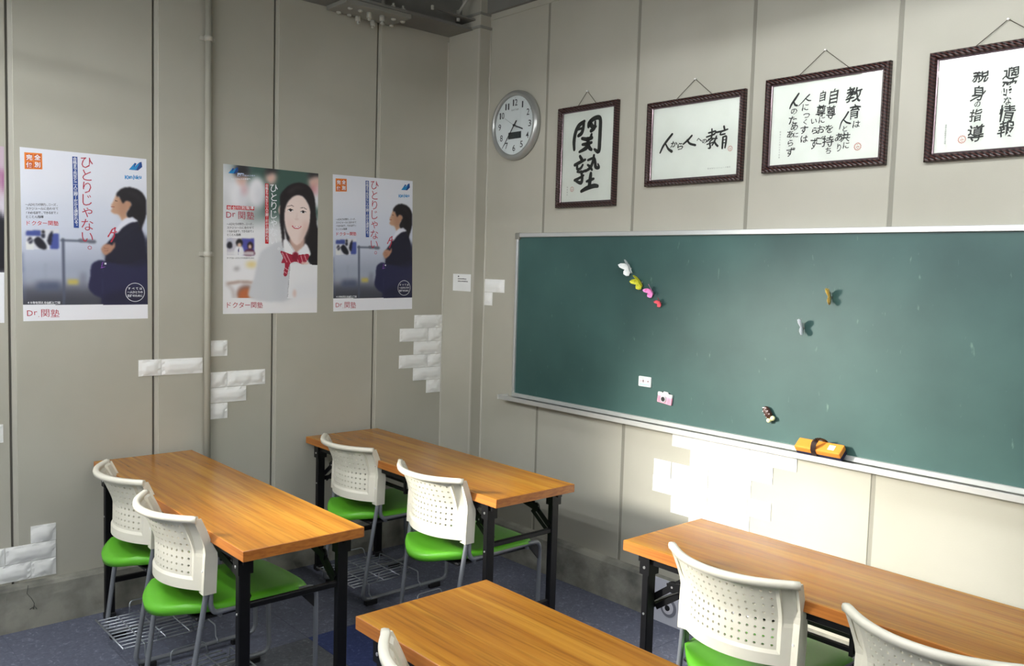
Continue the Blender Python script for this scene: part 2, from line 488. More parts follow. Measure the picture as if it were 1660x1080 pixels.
# floor: base + carpet tiles
bm = bm_new(); add_box(bm, XW, 0.05, YW, 0.05, -0.05, -0.006); fl = struct('floor', bm, carpet_grey)
tile_me = {}
def tile_mesh(m, w, h):
    k = (m.name, round(w, 3), round(h, 3))
    if k not in tile_me:
        b = bm_new(); v = add_box(b, 0, w, -h, 0, -0.006, 0.0)
        bmesh.ops.bevel(b, geom=[e for e in b.edges if all(x.co.z > -0.001 for x in e.verts)], offset=0.0014, segments=1, affect='EDGES')
        bmesh.ops.recalc_face_normals(b, faces=b.faces[:])
        me = bpy.data.meshes.new('carpet_tile'); b.to_mesh(me); b.free(); me.materials.append(m); tile_me[k] = me
    return tile_me[k]
GX, GY, TS = -1.395, -0.835, 0.5
xs = [GX + TS * i for i in range(-10, 4)]; ys = [GY - TS * i for i in range(-2, 13)]
for i, x in enumerate(xs):
    x0, x1 = max(x, XW), min(x + TS, 0.0)
    if x1 - x0 < .02: continue
    for j, y in enumerate(ys):
        y1, y0 = min(y, 0.0), max(y - TS, YW)
        if y1 - y0 < .02: continue
        dx, dy = round((x - GX) / TS), round((GY - y) / TS)
        m = carpet_blue if (dx, dy) in ((0, 0), (0, 1), (-1, 1), (1, 1)) else (carpet_pale if (dx, dy) in ((-1, 0), (-2, 0)) else carpet_grey)
        t = bpy.data.objects.new('carpet_tile', tile_mesh(m, x1 - x0, y1 - y0)); COL.objects.link(t)
        t.parent = fl; t.location = (x0, y1, 0)

def panel_wall(name, side, seams, start, end, gap0, gap1, strip, holes=None):
    bm = bm_new()
    if side == 'L': add_box(bm, end, start + 0.1, 0.012, 0.14, 0, ZC)
    else: add_box(bm, 0.012, 0.14, end, start, 0, ZC)
    w = struct(name, bm, groove_m)
    edges = [start] + seams + [end]
    for a, b in zip(edges[:-1], edges[1:]):
        hi = a - (gap0 if a != start else 0); lo = b + (gap1 if b != end else 0)
        b2 = bm_new()
        if side == 'L': add_box(b2, lo, hi, 0.0, 0.013, 0.0, ZC)
        else: add_box(b2, 0.0, 0.013, lo, hi, 0.0, ZC)
        bmesh.ops.bevel(b2, geom=b2.edges[:], offset=0.002, segments=1, affect='EDGES')
        obj('wall_panel', b2, wall_m, w)
    for s in seams:
        b2 = bm_new()
        if side == 'L':
            add_box(b2, s + gap1 - strip, s + gap1, 0.0035, 0.013, 0.0, ZC)
            obj('seam_strip', b2, sealant_m, w)
        else:
            add_box(b2, 0.003, 0.013, s - gap0, s + gap1, 0.0, ZC)
            obj('seam_strip', b2, seam_strip_m, w)
    return w
wl = panel_wall('wall_left', 'L', [-0.554, -1.157, -1.751, -2.34, -2.94, -3.54, -4.14, -4.74, -5.34, -5.94][:9], 0.0, XW, 0.010, 0.016, 0.016)
wr = panel_wall('wall_right', 'R', [-0.756, -1.370, -1.996, -2.614, -3.23, -3.85, -4.47, -5.09, -5.71, -6.33], 0.0, YW, 0.008, 0.009, 0)
bm = bm_new(); add_box(bm, XW - .1, XW, YW, 0.1, 0, ZC); struct('wall_back', bm, wall_m)
bm = bm_new(); add_box(bm, XW, 0.1, YW - .1, YW, 0, ZC); struct('wall_rear', bm, wall_m)
bm = bm_new(); add_box(bm, XW - .1, 0.14, YW - .1, 0.14, ZC, ZC + .08); struct('ceiling', bm, ceil_m)

# made-up window out of frame, added to give the area light a source
wn = thing('added_window_1', 'made-up aluminium window, unseen beyond the posters', 'window', (-3.55, 0, 1.75))
for a in ((-.55, -.50, -.55, .55), (.50, .55, -.55, .55), (-.5, .5, -.55, -.5), (-.5, .5, .5, .55), (-.02, .02, -.5, .5)):
    bm = bm_new(); add_box(bm, a[0], a[1], -0.03, 0.0, a[2], a[3]); obj('window_frame', bm, alu_m, wn)
bm = bm_new(); add_box(bm, -.5, .5, -.012, -.004, -.5, .5)
obj('pane', bm, mat('added_glow_pane', (226, 236, 246), 0.3, emit=0.8), wn)  # added pane glows by its own emission
del wn['label']; del wn['category']; wn['kind'] = 'structure'

# concrete curbs
def curb(name, pts_fn, L0, L1):
    bm = bm_new()
    prof = [(0.0, 0.0), (0.030, 0.0), (0.032, 0.182), (0.024, 0.196), (0.0, 0.204)]
    n = 24; rings = []; rnd = random.Random(4)
    for i in range(n + 1):
        t = L0 + (L1 - L0) * i / n
        rings.append([bm.verts.new(pts_fn(t, d + (rnd.uniform(-.0015, .0015) if 0 < k < 4 and d > .01 else 0), z + (rnd.uniform(-.0015, .0015) if k > 1 else 0))) for k, (d, z) in enumerate(prof)])
    for i in range(n):
        for k in range(len(prof) - 1):
            bm.faces.new((rings[i][k], rings[i][k + 1], rings[i + 1][k + 1], rings[i + 1][k]))
    bm.faces.new(rings[0]); bm.faces.new(rings[-1][::-1])
    return struct(name, bm, concrete_m)
cl = curb('baseboard_left', lambda t, d, z: (t, -d, z), XW, 0.0)
cr = curb('baseboard_right', lambda t, d, z: (-d, t, z), YW, 0.0)
bm = bm_new()
for a in ([(-2.295, .195), (-2.30, .16), (-2.283, .135), (-2.272, .11), (-2.276, .085)], [(-2.276, .095), (-2.29, .088)], [(-2.272, .1), (-2.262, .082)]):
    add_tube(bm, [(x, -0.0315, z) for x, z in a], 0.0015, 4)
obj('crack', bm, crack_m, cl)

# corner pillar
bm = bm_new(); add_box(bm, -0.078, 0.0, -0.285, 0.0, 0.0, ZC); bevel(bm, 0.003, 1)
pil = struct('trim_1', bm, wall_m)
bm = bm_new(); add_box(bm, -0.088, 0.0, -0.295, 0.0, 2.945, 2.957); obj('cap_plate', bm, steel_paint_m, pil)
bm = bm_new(); add_box(bm, -0.086, 0.0, -0.293, 0.0, 3.018, 3.030); obj('cap_plate', bm, steel_paint_m, pil)
bm = bm_new(); rnd = random.Random(2)
add_tube(bm, [(-0.079 + rnd.uniform(-.001, .001), -0.001, .2 + i * .0935) for i in range(30)], [0.0045 + rnd.uniform(0, .002) for i in range(30)], 6); obj('sealant_bead', bm, sealant_m, pil)
bm = bm_new(); add_tube(bm, [(-0.001, -0.288 + rnd.uniform(-.001, .001), .2 + i * .0945) for i in range(30)], [0.0055 + rnd.uniform(0, .002) for i in range(30)], 6); obj('sealant_bead', bm, sealant_m, pil)
bm = bm_new(); add_box(bm, -0.081, -0.074, -0.287, -0.272, 0.2, 2.94); obj('corner_bead', bm, sealant_m, pil)
# gusset brace
bm = bm_new()
v0 = [(-0.385, -0.250), (-0.20, -0.215), (-0.078, -0.06), (-0.078, -0.24)]
a = [bm.verts.new((x, y, 2.992)) for x, y in v0]; b = [bm.verts.new((x, y, 3.0)) for x, y in v0]
bm.faces.new(a); bm.faces.new(b[::-1])
for i in range(4): bm.faces.new((a[i], b[i], b[(i + 1) % 4], a[(i + 1) % 4]))
g = obj('gusset_plate', bm, steel_dark_m, pil)
bm = bm_new(); add_cyl(bm, (-.383, -.250, 2.984), (0, 0, 1), .008, .022, 8); add_cyl(bm, (-.17, -.20, 2.975), (0, 0, 1), .010, .06, 8); add_tube(bm, [(-.17, -.2, 3.02), (-.10, -.25, 3.16)], .008, 6); obj('gusset_bolt', bm, bolt_m, pil)

# beam along the left wall
bm = bm_new(); add_box(bm, XW, -0.078, -0.22, 0.0, 2.942, 2.956); add_box(bm, XW, -0.078, -0.118, -0.106, 2.956, 3.30); add_box(bm, XW, -0.078, -0.22, 0.0, 3.30, 3.314)
bl = struct('trim_2', bm, steel_dark_m)
bm = bm_new(); add_box(bm, -0.885, -0.492, -0.213, -0.012, 2.920, 2.942); bevel(bm, .002, 1); pl = obj('splice_plate', bm, steel_paint_m, bl)
bm = bm_new(); add_box(bm, -0.68, -0.66, -0.21, -0.118, 2.956, 3.3); obj('stiffener', bm, steel_dark_m, bl)
for (x, y) in ((-.823, -.03), (-.76, -.03), (-.82, -.138), (-.761, -.141), (-.554, -.03), (-.496, -.03), (-.556, -.14), (-.495, -.136)):
    bm = bm_new(); add_tube(bm, [(x, y, 2.921), (x, y, 2.914), (x, y, 2.910)], [.0135, .0125, .006], 12); obj('bolt', bm, bolt_m, bl)
for (x, y) in ((-.713, -.040), (-.708, -.142), (-.614, -.028), (-.628, -.142)):
    bm = bm_new(); add_cyl(bm, (x, y, 2.921), (0, 0, -1), .0145, .030, 6); add_tube(bm, [(x, y, 2.892), (x, y, 2.882), (x, y, 2.878)], [.008, .008, .004], 10); obj('bolt', bm, bolt_m, bl)
for x in (-.594, -.532):
    bm = bm_new(); add_cyl(bm, (x, -.193, 2.955), (0, 0, 1), .013, .014, 6); add_cyl(bm, (x, -.193, 2.968), (0, 0, 1), .007, .014, 8); obj('bolt', bm, bolt_m, bl)
# beam along the right wall
bm = bm_new(); add_box(bm, -0.03, 0.0, YW, -0.285, 3.03, ZC); bt = struct('trim_3', bm, steel_dark_m)
bm = bm_new(); add_box(bm, -0.007, 0.0, YW, -0.287, 2.998, 3.03); obj('top_moulding', bm, wall_m, bt)
bm = bm_new(); add_box(bm, -0.17, -0.03, -1.45, -1.02, 3.03, 3.05); obj('splice_plate', bm, steel_paint_m, bt)

# conduit pipe on the left wall
t = thing('conduit_pipe', 'thin grey-painted vertical conduit pipe running up the poster wall', 'pipe', (-1.508, -0.02, 0.2))
bm = bm_new(); add_tube(bm, [(0, 0, 0), (0, 0, 2.742)], .0155, 12); obj('pipe', bm, mat('pipe_paint', (176, 174, 160), .45), t)
for z in (2.452, 1.441, 0.42):
    bm = bm_new(); add_tube(bm, [(0, 0, z - .012), (0, 0, z + .012)], .0195, 12); add_box(bm, -.036, .036, .012, .0195, z - .009, z + .009)
    obj('clamp', bm, sealant_m, t)

# ------------------------------------------------------------------ ceiling lights (above and behind the camera view)
tube_m = mat('lit_tube', (250, 252, 255), 0.3, emit=TUBE_POWER)
tube_dim = mat('dimmed_lit_tube', (250, 252, 255), 0.3, emit=TUBE_POWER * .60)  # dimmed copy for the chalkboard row, to lower light on that wall
hous_m = mat('grey_enamel', (120, 120, 116), 0.6)
fixtures = []
def make_fixture(tm):
    t = thing('ceiling_light', 'x', 'light', (0, 0, 0), group='hanging twin-tube ceiling lights')
    bm = bm_new(); add_box(bm, -.05, .05, -.62, .62, .045, .10); obj('housing', bm, hous_m, t)
    bm = bm_new()
    for s in (-1, 1):
        v = [bm.verts.new(p) for p in ((s * .05, -.62, .09), (s * .05, .62, .09), (s * .20, .62, .02), (s * .20, -.62, .02))]; bm.faces.new(v if s > 0 else v[::-1])
    bmesh.ops.solidify(bm, geom=bm.faces[:], thickness=.002)
    obj('reflector', bm, hous_m, t)
    for s in (-1, 1):
        bm = bm_new(); add_tube(bm, [(s * .15, -.6, .012), (s * .15, .6, .012)], .014, 8); obj('tube', bm, tm, t)
        for e in (-1, 1):
            bm = bm_new(); add_box(bm, s * .15 - .015, s * .15 + .015, e * .615 - .012, e * .615 + .012, -.002, .07); obj('socket', bm, hous_m, t)
    for e in (-.4, .4):
        bm = bm_new(); add_tube(bm, [(0, e, .1), (0, e, ZC - 2.65)], .004, 6); obj('suspension_rod', bm, alu_m, t)
    return t
f0 = make_fixture(tube_dim); f1 = make_fixture(tube_m)
FX = [(-1.26, -2.53, 2.65, 'first hanging twin-tube light in the row nearer the chalkboard'), (-1.26, -3.85, 2.65, 'second hanging twin-tube light in the row nearer the chalkboard'),
      (-3.25, -1.10, 2.43, 'low hanging twin-tube light in front of the posters'), (-3.25, -2.75, 2.43, 'low hanging twin-tube light above the near desks'),
      (-4.75, -1.2, 2.65, 'hanging twin-tube light in the far row, nearer the posters'), (-4.75, -2.9, 2.65, 'hanging twin-tube light in the far row, farther from the posters'), (-3.25, -5.6, 2.65, 'hanging twin-tube light behind the viewer')]
for i, (x, y, z, lb) in enumerate(FX):
    f = (f0 if i == 0 else copy_tree(f0)) if i < 2 else (f1 if i == 2 else copy_tree(f1))
    f.location = (x, y, z); f['label'] = lb
    if z < 2.5:
        for ch in f.children:
            if ch.name.startswith('suspension_rod'): ch.scale.z = 1.366; ch.location.z = -.0366

# ================================================================== TABLES
TW, TL, TH = 0.442, 1.54, 0.702
def make_table():
    t = thing('folding_table', 'x', 'table', group='wood-topped folding tables')
    bm = bm_new(); add_box(bm, -TW / 2 + .002, TW / 2 - .002, -TL / 2 + .002, TL / 2 - .002, TH - .034, TH)
    bevel(bm, .0012, 1); obj('tabletop', bm, wood_m, t)
    for a in ((-TW / 2, -TW / 2 + .004, -TL / 2, TL / 2), (TW / 2 - .004, TW / 2, -TL / 2, TL / 2), (-TW / 2 + .004, TW / 2 - .004, -TL / 2, -TL / 2 + .004), (-TW / 2 + .004, TW / 2 - .004, TL / 2 - .004, TL / 2)):
        bm = bm_new(); add_box(bm, a[0], a[1], a[2], a[3], TH - .035, TH - .0008); bevel(bm, .0008, 1); obj('edge_band', bm, edge_m, t)
    for s in (-1, 1):
        bm = bm_new(); add_box(bm, s * .185 - .012, s * .185 + .012, -TL / 2 + .05, TL / 2 - .05, TH - .063, TH - .034); obj('side_rail', bm, black_m, t)
    for y in (-.42, 0, .42):
        bm = bm_new(); add_box(bm, -.175, .175, y - .012, y + .012, TH - .055, TH - .034); obj('cross_rail', bm, black_m, t)
    for ex in (-1, 1):
        for sx in (-1, 1):
            cx, cy = sx * .182, ex * (TL / 2 - .085)
            bm = bm_new(); add_box(bm, cx - .020, cx + .020, cy - .014, cy + .014, .018, TH - .036); bevel(bm, .003, 1)
            leg = obj('leg', bm, black_m, t)
            bm = bm_new(); add_box(bm, cx - .023, cx + .023, cy - .018, cy + .018, 0, .028); bevel(bm, .003, 1); obj('foot_cap', bm, black_plastic, leg)
            bm = bm_new(); add_cyl(bm, (cx + sx * .0195, cy, TH - .235), (sx, 0, 0), .004, .003, 8); obj('rivet', bm, screw_m, leg)
            bm = bm_new(); add_cyl(bm, (cx + sx * .025, cy, TH - .075), (sx, 0, 0), .005, .003, 8); obj('rivet', bm, screw_m, leg)
            # hinge bracket
            bm = bm_new(); add_box(bm, cx - .026, cx + .026, cy - .020, cy + .020, TH - .10, TH - .035); obj('hinge_bracket', bm, black_m, t)
            # folding stay: two links and a plate
            x = cx + sx * -.024
            a = Vector((x, cy, TH - .190)); m = Vector((x, cy - ex * .085, TH - .128)); b = Vector((x, cy - ex * .38, TH - .070))
            bm = bm_new()
            add_obox(bm, a, Vector((x, cy - ex * .175, TH - .060)), .005, .022); add_obox(bm, m - Vector((.006, -ex * .02, .004)), b - Vector((.006, 0, 0)), .005, .026)
            add_obox(bm, a + Vector((.006, -ex * .012, -.03)), m + Vector((.006, -ex * .03, -.02)), .004, .018)
            add_cyl(bm, m + Vector((-.007, 0, 0)), (1, 0, 0), .020, .014, 12)
            st = obj('folding_stay', bm, black_m, t)
            bm = bm_new(); add_cyl(bm, m + Vector((sx * .006, 0, 0)), (sx, 0, 0), .004, .003, 8); obj('rivet', bm, screw_m, st)
        cy = ex * (TL / 2 - .085)
        for z, h in ((.212 * 0 + TH - .213, .020), (.172, .024)):
            bm = bm_new(); add_box(bm, -.165, .165, cy - .009, cy + .009, z - h / 2, z + h / 2); bevel(bm, .003, 1); obj('cross_bar', bm, black_m, t)
    # book shelf of steel rods below the top
    for x in (-.11, -.02, .07, .15):
        bm = bm_new(); add_box(bm, x - .008, x + .008, -TL / 2 + .36, TL / 2 - .36, TH - .150, TH - .138); obj('shelf_bar', bm, black_m, t)
    for y in (-TL / 2 + .40, 0, TL / 2 - .40):
        bm = bm_new(); add_box(bm, -.125, .165, y - .006, y + .006, TH - .158, TH - .150); add_box(bm, -.125, -.115, y - .006, y + .006, TH - .158, TH - .04); add_box(bm, .155, .165, y - .006, y + .006, TH - .158, TH - .04)
        obj('shelf_bracket', bm, black_m, t)
    return t
t0 = make_table()
for i, (x, y, lb) in enumerate([(-2.028, -.030, 'wood-topped folding table under the two left posters, against the poster wall'),
                                (-.981, -.030, 'reddish wood-topped folding table in the corner beside the pillar'),
                                (-2.015, -2.214, 'nearest wood-topped folding table, cut off by the bottom of the picture'),
                                (-.960, -2.210, 'wood-topped folding table with a pale sheen under the chalkboard')]):
    t = t0 if i == 0 else copy_tree(t0)
    t.location = (x + TW / 2, y - TL / 2, 0); t['label'] = lb

# ================================================================== CHAIRS
def back_point(u, t):
    """u -1..1 across (+ = left, +y), t 0 bottom .. 1 top -> rear-face position (local x forward)"""
    z = .497 + .258 * t
    if t < .5: ex = .052 - .006 * (1 - t / .5)
    else: ex = .052 * (1 - ((t - .5) / .5) ** 1.25)
    hw = .205 + .014 * (t - .5) * 2 if t > .5 else .205
    bow = (.098 * t + .088 * (1 - t)) * (1 - abs(u) ** 2.1)
    return Vector((ex - bow, hw * u, z))
def back_normal(u, t):
    e = 1e-3
    a = back_point(min(u + e, 1), t) - back_point(max(u - e, -1), t); b = back_point(u, min(t + e, 1)) - back_point(u, max(t - e, 0))
    n = a.cross(b).normalized()
    return n if n.x < 0 else -n         # points rearwards
def make_chair():
    c = thing('stacking_chair', 'x', 'chair', group='cream-backed stacking chairs')
    # -------- backrest with real perforations
    bm = bm_new(); NU, NT = 14, 8
    u0, u1, q0, q1 = -.76, .76, .17, .90
    cache = {}
    def V(u, t, d=0.0):
        k = (round(u, 5), round(t, 5), round(d, 5))
        if k not in cache: cache[k] = bm.verts.new(back_point(u, t) + back_normal(u, t) * d)
        return cache[k]
    D = -.006     # the perforated field is recessed
    du, dt = (u1 - u0) / NU, (q1 - q0) / NT
    ru, rt = .0042 / .205, .0042 / .258
    for i in range(NU):
        for j in range(NT):
            cu, ct = u0 + du * (i + .5), q0 + dt * (j + .5)
            outer = [V(cu + a * du / 2, ct + b * dt / 2, D) for a, b in ((-1, -1), (0, -1), (1, -1), (1, 0), (1, 1), (0, 1), (-1, 1), (-1, 0))]
            inner = [V(cu + ru * math.cos(g), ct + rt * math.sin(g), D) for g in [math.radians(225 + 45 * k) for k in range(8)]]
            for k in range(8): bm.faces.new((outer[k], outer[(k + 1) % 8], inner[(k + 1) % 8], inner[k]))
    # frame grid around the field
    us = [-1.0, -.955, -.93, -.89, -.85, -.82, -.80] + [u0 + du * k / 2 for k in range(2 * NU + 1)] + [.80, .82, .85, .89, .93, .955, 1.0]
    ts = [0.0, .06, .13] + [q0 + dt * k / 2 for k in range(2 * NT + 1)] + [.94, 1.0]
    def depth(u, t):
        if u0 - 1e-6 <= u <= u1 + 1e-6 and q0 - 1e-6 <= t <= q1 + 1e-6: return D
        k = max(0.0, min(1.0, (t - .44) / .30))
        if t < .95 and .81 < abs(u) < .935: return -.010 * k
        return 0.0
    for i in range(len(us) - 1):
        for j in range(len(ts) - 1):
            a, b, p, q = us[i], us[i + 1], ts[j], ts[j + 1]
            if a >= u0 - 1e-6 and b <= u1 + 1e-6 and p >= q0 - 1e-6 and q <= q1 + 1e-6: continue
            bm.faces.new((V(a, p, depth(a, p)), V(b, p, depth(b, p)), V(b, q, depth(b, q)), V(a, q, depth(a, q))))
    bmesh.ops.recalc_face_normals(bm, faces=bm.faces[:])
    if sum(f.normal.x for f in bm.faces) > 0: bmesh.ops.reverse_faces(bm, faces=bm.faces[:])
    bmesh.ops.solidify(bm, geom=bm.faces[:], thickness=.0075)
    for f in bm.faces: f.smooth = False
    # top rim: rounded lip along the top edge
    N = 28; rings = []
    for i in range(N + 1):
        u = -1.02 + 2.04 * i / N; uc = max(-1, min(1, u))
        p = back_point(uc, 1.0); p.y = .219 * u; n = Vector((-1, 0, 0)); n = (back_normal(uc * .98, .98) * Vector((1, 1, 0))).normalized()
        up = Vector((0, 0, 1)); rg = []
        for (a, b) in ((.009, -.011), (.011, 0), (.009, .008), (.002, .010), (-.009, .009), (-.014, .002), (-.012, -.011), (-.003, -.013)):
            rg.append(bm.verts.new(p + n * a + up * b))
        rings.append(rg)
    for i in range(N):
        for k in range(8):
            f = bm.faces.new((rings[i][k], rings[i][(k + 1) % 8], rings[i + 1][(k + 1) % 8], rings[i + 1][k])); f.smooth = True
    bm.faces.new(rings[0][::-1]); bm.faces.new(rings[-1])
    # side struts: thin edge rib full height, wide lower plate holding the tube
    for s in (-1, 1):
        prev = None
        for k in range(13):
            t = k / 12; p = back_point(s * 1.0, t); hw = abs(p.y)
            lower = max(0.0, min(1.0, (.62 - t) / .16))
            wdt = .007 + .030 * lower; dep = .011 + .013 * lower
            z = p.z - (.012 if k == 0 else 0)
            rg = [bm.verts.new((p.x + a, s * (hw + b), z)) for a, b in ((-.012 - .004 * lower, .004), (dep + .006, .004), (dep + .006, .004 - wdt), (-.010 - .004 * lower, .002 - wdt))]
            if prev:
                for q in range(4): bm.faces.new((prev[q], prev[(q + 1) % 4], rg[(q + 1) % 4], rg[q]))
            else: bm.faces.new(rg)
            prev = rg
        bm.faces.new(prev)
    bk = obj('backrest', bm, plastic_w, c)
    for s in (-1, 1):
        p = back_point(s, .26); bm = bm_new(); add_cyl(bm, (p.x - .0155, s * (.205 - .012), p.z), (-1, 0, 0), .0035, .0025, 8); obj('screw', bm, pin_m, bk)
    # -------- seat
    def seat_surface(off, zb, thick_edge):
        NU2, NV = 16, 16; g = []
        for i in range(NU2 + 1):
            row = []
            a = i / NU2
            for j in range(NV + 1):
                b = -1 + 2 * j / NV
                hw = (.150 + .053 * min(1, a / .28) ** .6 - .03 * max(0, (a - .85) / .15) ** 2) - off
                y = b * hw
                xr = -.082 + .075 * abs(b) ** 2.2 + off; xf = .475 - .03 * abs(b) ** 3 - off
                x = xr + (xf - xr) * a
                z = zb + .007 * b * b * (1 - a) + .010 * math.exp(-((a - .02) / .1) ** 2) - .016 * max(0, (a - .8) / .2) ** 2 - .008 * math.sin(math.pi * min(1, a * 1.3)) * (1 - b * b)
                e = min(a, 1 - a, (1 - abs(b)) * .9)
                z -= (.004 + .010 * min(1, a / .4)) * max(0, 1 - e / .07) ** 2
                z -= .026 * (1 - abs(b) ** 1.6) * max(0, 1 - a / .17) ** 2
                row.append((x, y, z))
            g.append(row)
        return g
    g = seat_surface(0, .436, 0); bm = bm_new()
    top = [[bm.verts.new(p) for p in row] for row in g]
    bot = [[bm.verts.new((x * .985 + .003, y * .97, min(z - .004, .413 - .022 * (1 - (2 * j / (len(row) - 1) - 1) ** 2) * max(0, 1 - i / (len(g) - 1) / .35)))) for j, (x, y, z) in enumerate(row)] for i, row in enumerate(g)]
    n = len(g) - 1; m_ = len(g[0]) - 1
    for i in range(n):
        for j in range(m_):
            f = bm.faces.new((top[i][j], top[i][j + 1], top[i + 1][j + 1], top[i + 1][j])); f.smooth = True
            bm.faces.new((bot[i][j], bot[i + 1][j], bot[i + 1][j + 1], bot[i][j + 1]))
    loop = [(0, j) for j in range(m_)] + [(i, m_) for i in range(n)] + [(n, j) for j in range(m_, 0, -1)] + [(i, 0) for i in range(n, 0, -1)]
    for k in range(len(loop)):
        (a, b), (p, q) = loop[k], loop[(k + 1) % len(loop)]
        f = bm.faces.new((top[a][b], bot[a][b], bot[p][q], top[p][q])); f.smooth = True
    st = obj('seat', bm, green_m, c)
    bm = bm_new(); add_box(bm, .02, .44, -.175, .175, .386, .399); bevel(bm, .004, 1); obj('seat_pan', bm, black_plastic, c)
    # -------- tubular frame: each side one bent tube
    for s in (-1, 1):
        pts = [(.064, s * .196, .535), (.060, s * .196, .44), (.075, s * .196, .412), (.470, s * .190, .415), (.478, s * .180, .030), (-.022, s * .180, .030), (.043, s * .197, .47)]
        P = fillet(pts, .040, 6) + [Vector((.050, s * .198, .53))]
        bm = bm_new(); add_tube(bm, P, .0095, 10); obj('side_frame', bm, chrome_m, c)
        for x in (-.005, .37):
            bm = bm_new(); add_box(bm, x, x + .065, s * .180 - .012, s * .180 + .012, 0, .026); bevel(bm, .004, 1); obj('glide', bm, black_plastic, c)
        bm = bm_new()
        v = [(.40, .402), (.462, .402), (.462, .335)]
        for yy in (-.004, .004):
            pass
        A = [bm.verts.new((x, s * .188 - .004, z)) for x, z in v]; B = [bm.verts.new((x, s * .188 + .004, z)) for x, z in v]
        bm.faces.new(A); bm.faces.new(B[::-1])
        for k in range(3): bm.faces.new((A[k], B[k], B[(k + 1) % 3], A[(k + 1) % 3]))
        obj('corner_gusset', bm, black_plastic, c)
    for x in (.10, .40):
        bm = bm_new(); add_tube(bm, [(x, -.19, .395), (x, .19, .395)], .007, 8); obj('cross_tube', bm, chrome_m, c)
    # -------- wire basket hooked on the floor rails
    W = .0026; zb = .100
    bm = bm_new()
    xs_ = [-.02 + i * .036 for i in range(9)]
    def tb(p, r=W, n=5): add_tube(bm, p, r, n)
    for k, x in enumerate((.020, .305)):          # long carrying wires with end hooks
        P = [(x, -.194, .030), (x, -.194, .046), (x, -.176, .050), (x, -.172, zb), (x, .172, zb), (x, .176, .050), (x, .194, .046), (x, .194, .030)]
        tb(fillet([Vector(q) for q in P], .012, 3), .0032)
    for x in (.105, .200): tb([(x, -.165, zb + .002), (x, .165, zb + .002)], .0030)
    for i in range(11):
        y = -.165 + .033 * i
        tb([(-.062, y, zb - .003), (.305 if 1 < i < 9 else .27, y, zb - .003)], .0026)
    tb([(-.062, -.178, zb), (-.062, .178, zb)], .0038)
    for s in (-1, 1):
        P = [(.07, s * .165, zb), (.075, s * .178, zb + .048), (.205, s * .178, zb + .048), (.215, s * .165, zb)]
        tb(fillet([Vector(q) for q in P], .018, 4), .0030)
    obj('wire_basket', bm, wire_m, c)
    return c
c0 = make_chair()
CH = [(-2.052, -.523, 0, 'white-backed green-seated chair at the poster-wall table, nearer the wall'),
      (-2.086, -1.105, 1.5, 'white-backed green-seated chair at the poster-wall table, farther from the wall'),
      (-1.012, -.505, 0, 'white-backed green-seated chair at the corner table, nearer the wall'),
      (-1.036, -1.205, 0, 'white-backed green-seated chair at the corner table, farther from the wall'),
      (-1.002, -2.668, 0, 'brightly lit cream chair at the left end of the table under the chalkboard'),
      (-1.054, -3.268, -3, 'cream chair at the lower right corner of the picture, cut off by its edge'),
      (-2.078, -2.668, 0, 'chair at the nearest table, only the tip of its cream backrest showing')]
for i, (x, y, a, lb) in enumerate(CH):
    c = c0 if i == 0 else copy_tree(c0)
    c.location = (x, y, 0); c.rotation_euler = (0, 0, math.radians(a)); c['label'] = lb

# ================================================================== CHALKBOARD (right wall; local x right = -y, y up, z out)
def rthing(name, label, cat, y, z, depth=0.0, group=None, rot=0.0):
    R = RR @ Matrix.Rotation(rot, 3, 'Z')
    return thing(name, label, cat, (-depth, y, z), R, group)
def lthing(name, label, cat, x, z, depth=0.0, group=None, rot=0.0):
    R = RL @ Matrix.Rotation(rot, 3, 'Z')
    return thing(name, label, cat, (x, -depth, z), R, group)

BY0, BY1, BZ0, BZ1 = -0.577, -4.18, 0.915, 1.808
t = rthing('chalkboard', 'large green wall chalkboard in an aluminium frame with a chalk tray', 'chalkboard', BY0, BZ0)
BW, BH = BY0 - BY1, BZ1 - BZ0
bm = bm_new(); add_box(bm, .01, BW - .01, .01, BH - .01, 0.001, .016); obj('board_surface', bm, board_m, t)
for n_, a in (('top', (0.022, BW, BH - .022, BH)), ('left', (0, .016, 0.02, BH - .022)), ('bottom', (.0, BW, 0.0, .020))):
    bm = bm_new(); add_box(bm, a[0], a[1], a[2], a[3], .001, .028); bevel(bm, .002, 1); obj('board_frame', bm, alu_m, t)
bm = bm_new(); add_box(bm, -.006, .028, BH - .034, BH + .002, .001, .031); bevel(bm, .005, 2); obj('corner_cap', bm, alu_cap, t)
tr = bm_new()
add_box(tr, -.055, BW, -.018, -.006, .001, .070); add_box(tr, -.055, BW, -.018, .004, .070, .078)
tray = obj('chalk_tray', tr, alu_m, t)
bm = bm_new(); add_box(bm, -.062, -.053, -.020, .006, .001, .080); bevel(bm, .002, 1); obj('tray_end_cap', bm, mat('light_plastic', (196, 196, 188), .5), tray)

# eraser on the tray
er = rthing('board_eraser', 'orange chalkboard eraser with a black hand strap lying on the tray', 'eraser', -2.42, BZ0 + .012, depth=.038, rot=0.0)
er.matrix_world = er.matrix_world @ Matrix.Rotation(math.radians(38), 4, 'X')
bm = bm_new(); add_box(bm, -.095, .095, .018, .044, -.026, .026); bevel(bm, .006, 2); obj('eraser_body', bm, mat('orange_plastic', (238, 150, 58), .45), er)
bm = bm_new(); add_box(bm, -.093, .093, .0, .018, -.024, .024); obj('felt_pad', bm, mat('navy_felt', (30, 34, 66), .9), er)
bm = bm_new(); P = fillet([Vector((-.014, .004, .028)), Vector((-.014, .046, .028)), Vector((-.006, .074, .008)), Vector((.008, .074, -.010)), Vector((.016, .046, -.028)), Vector((.016, .01, -.028))], .02, 4)
for a, b in zip(P[:-1], P[1:]): add_obox(bm, a, b + (b - a) * .1, .020, .002, up=(0, 0, 1) if abs((b - a).normalized().z) < .8 else (0, 1, 0))
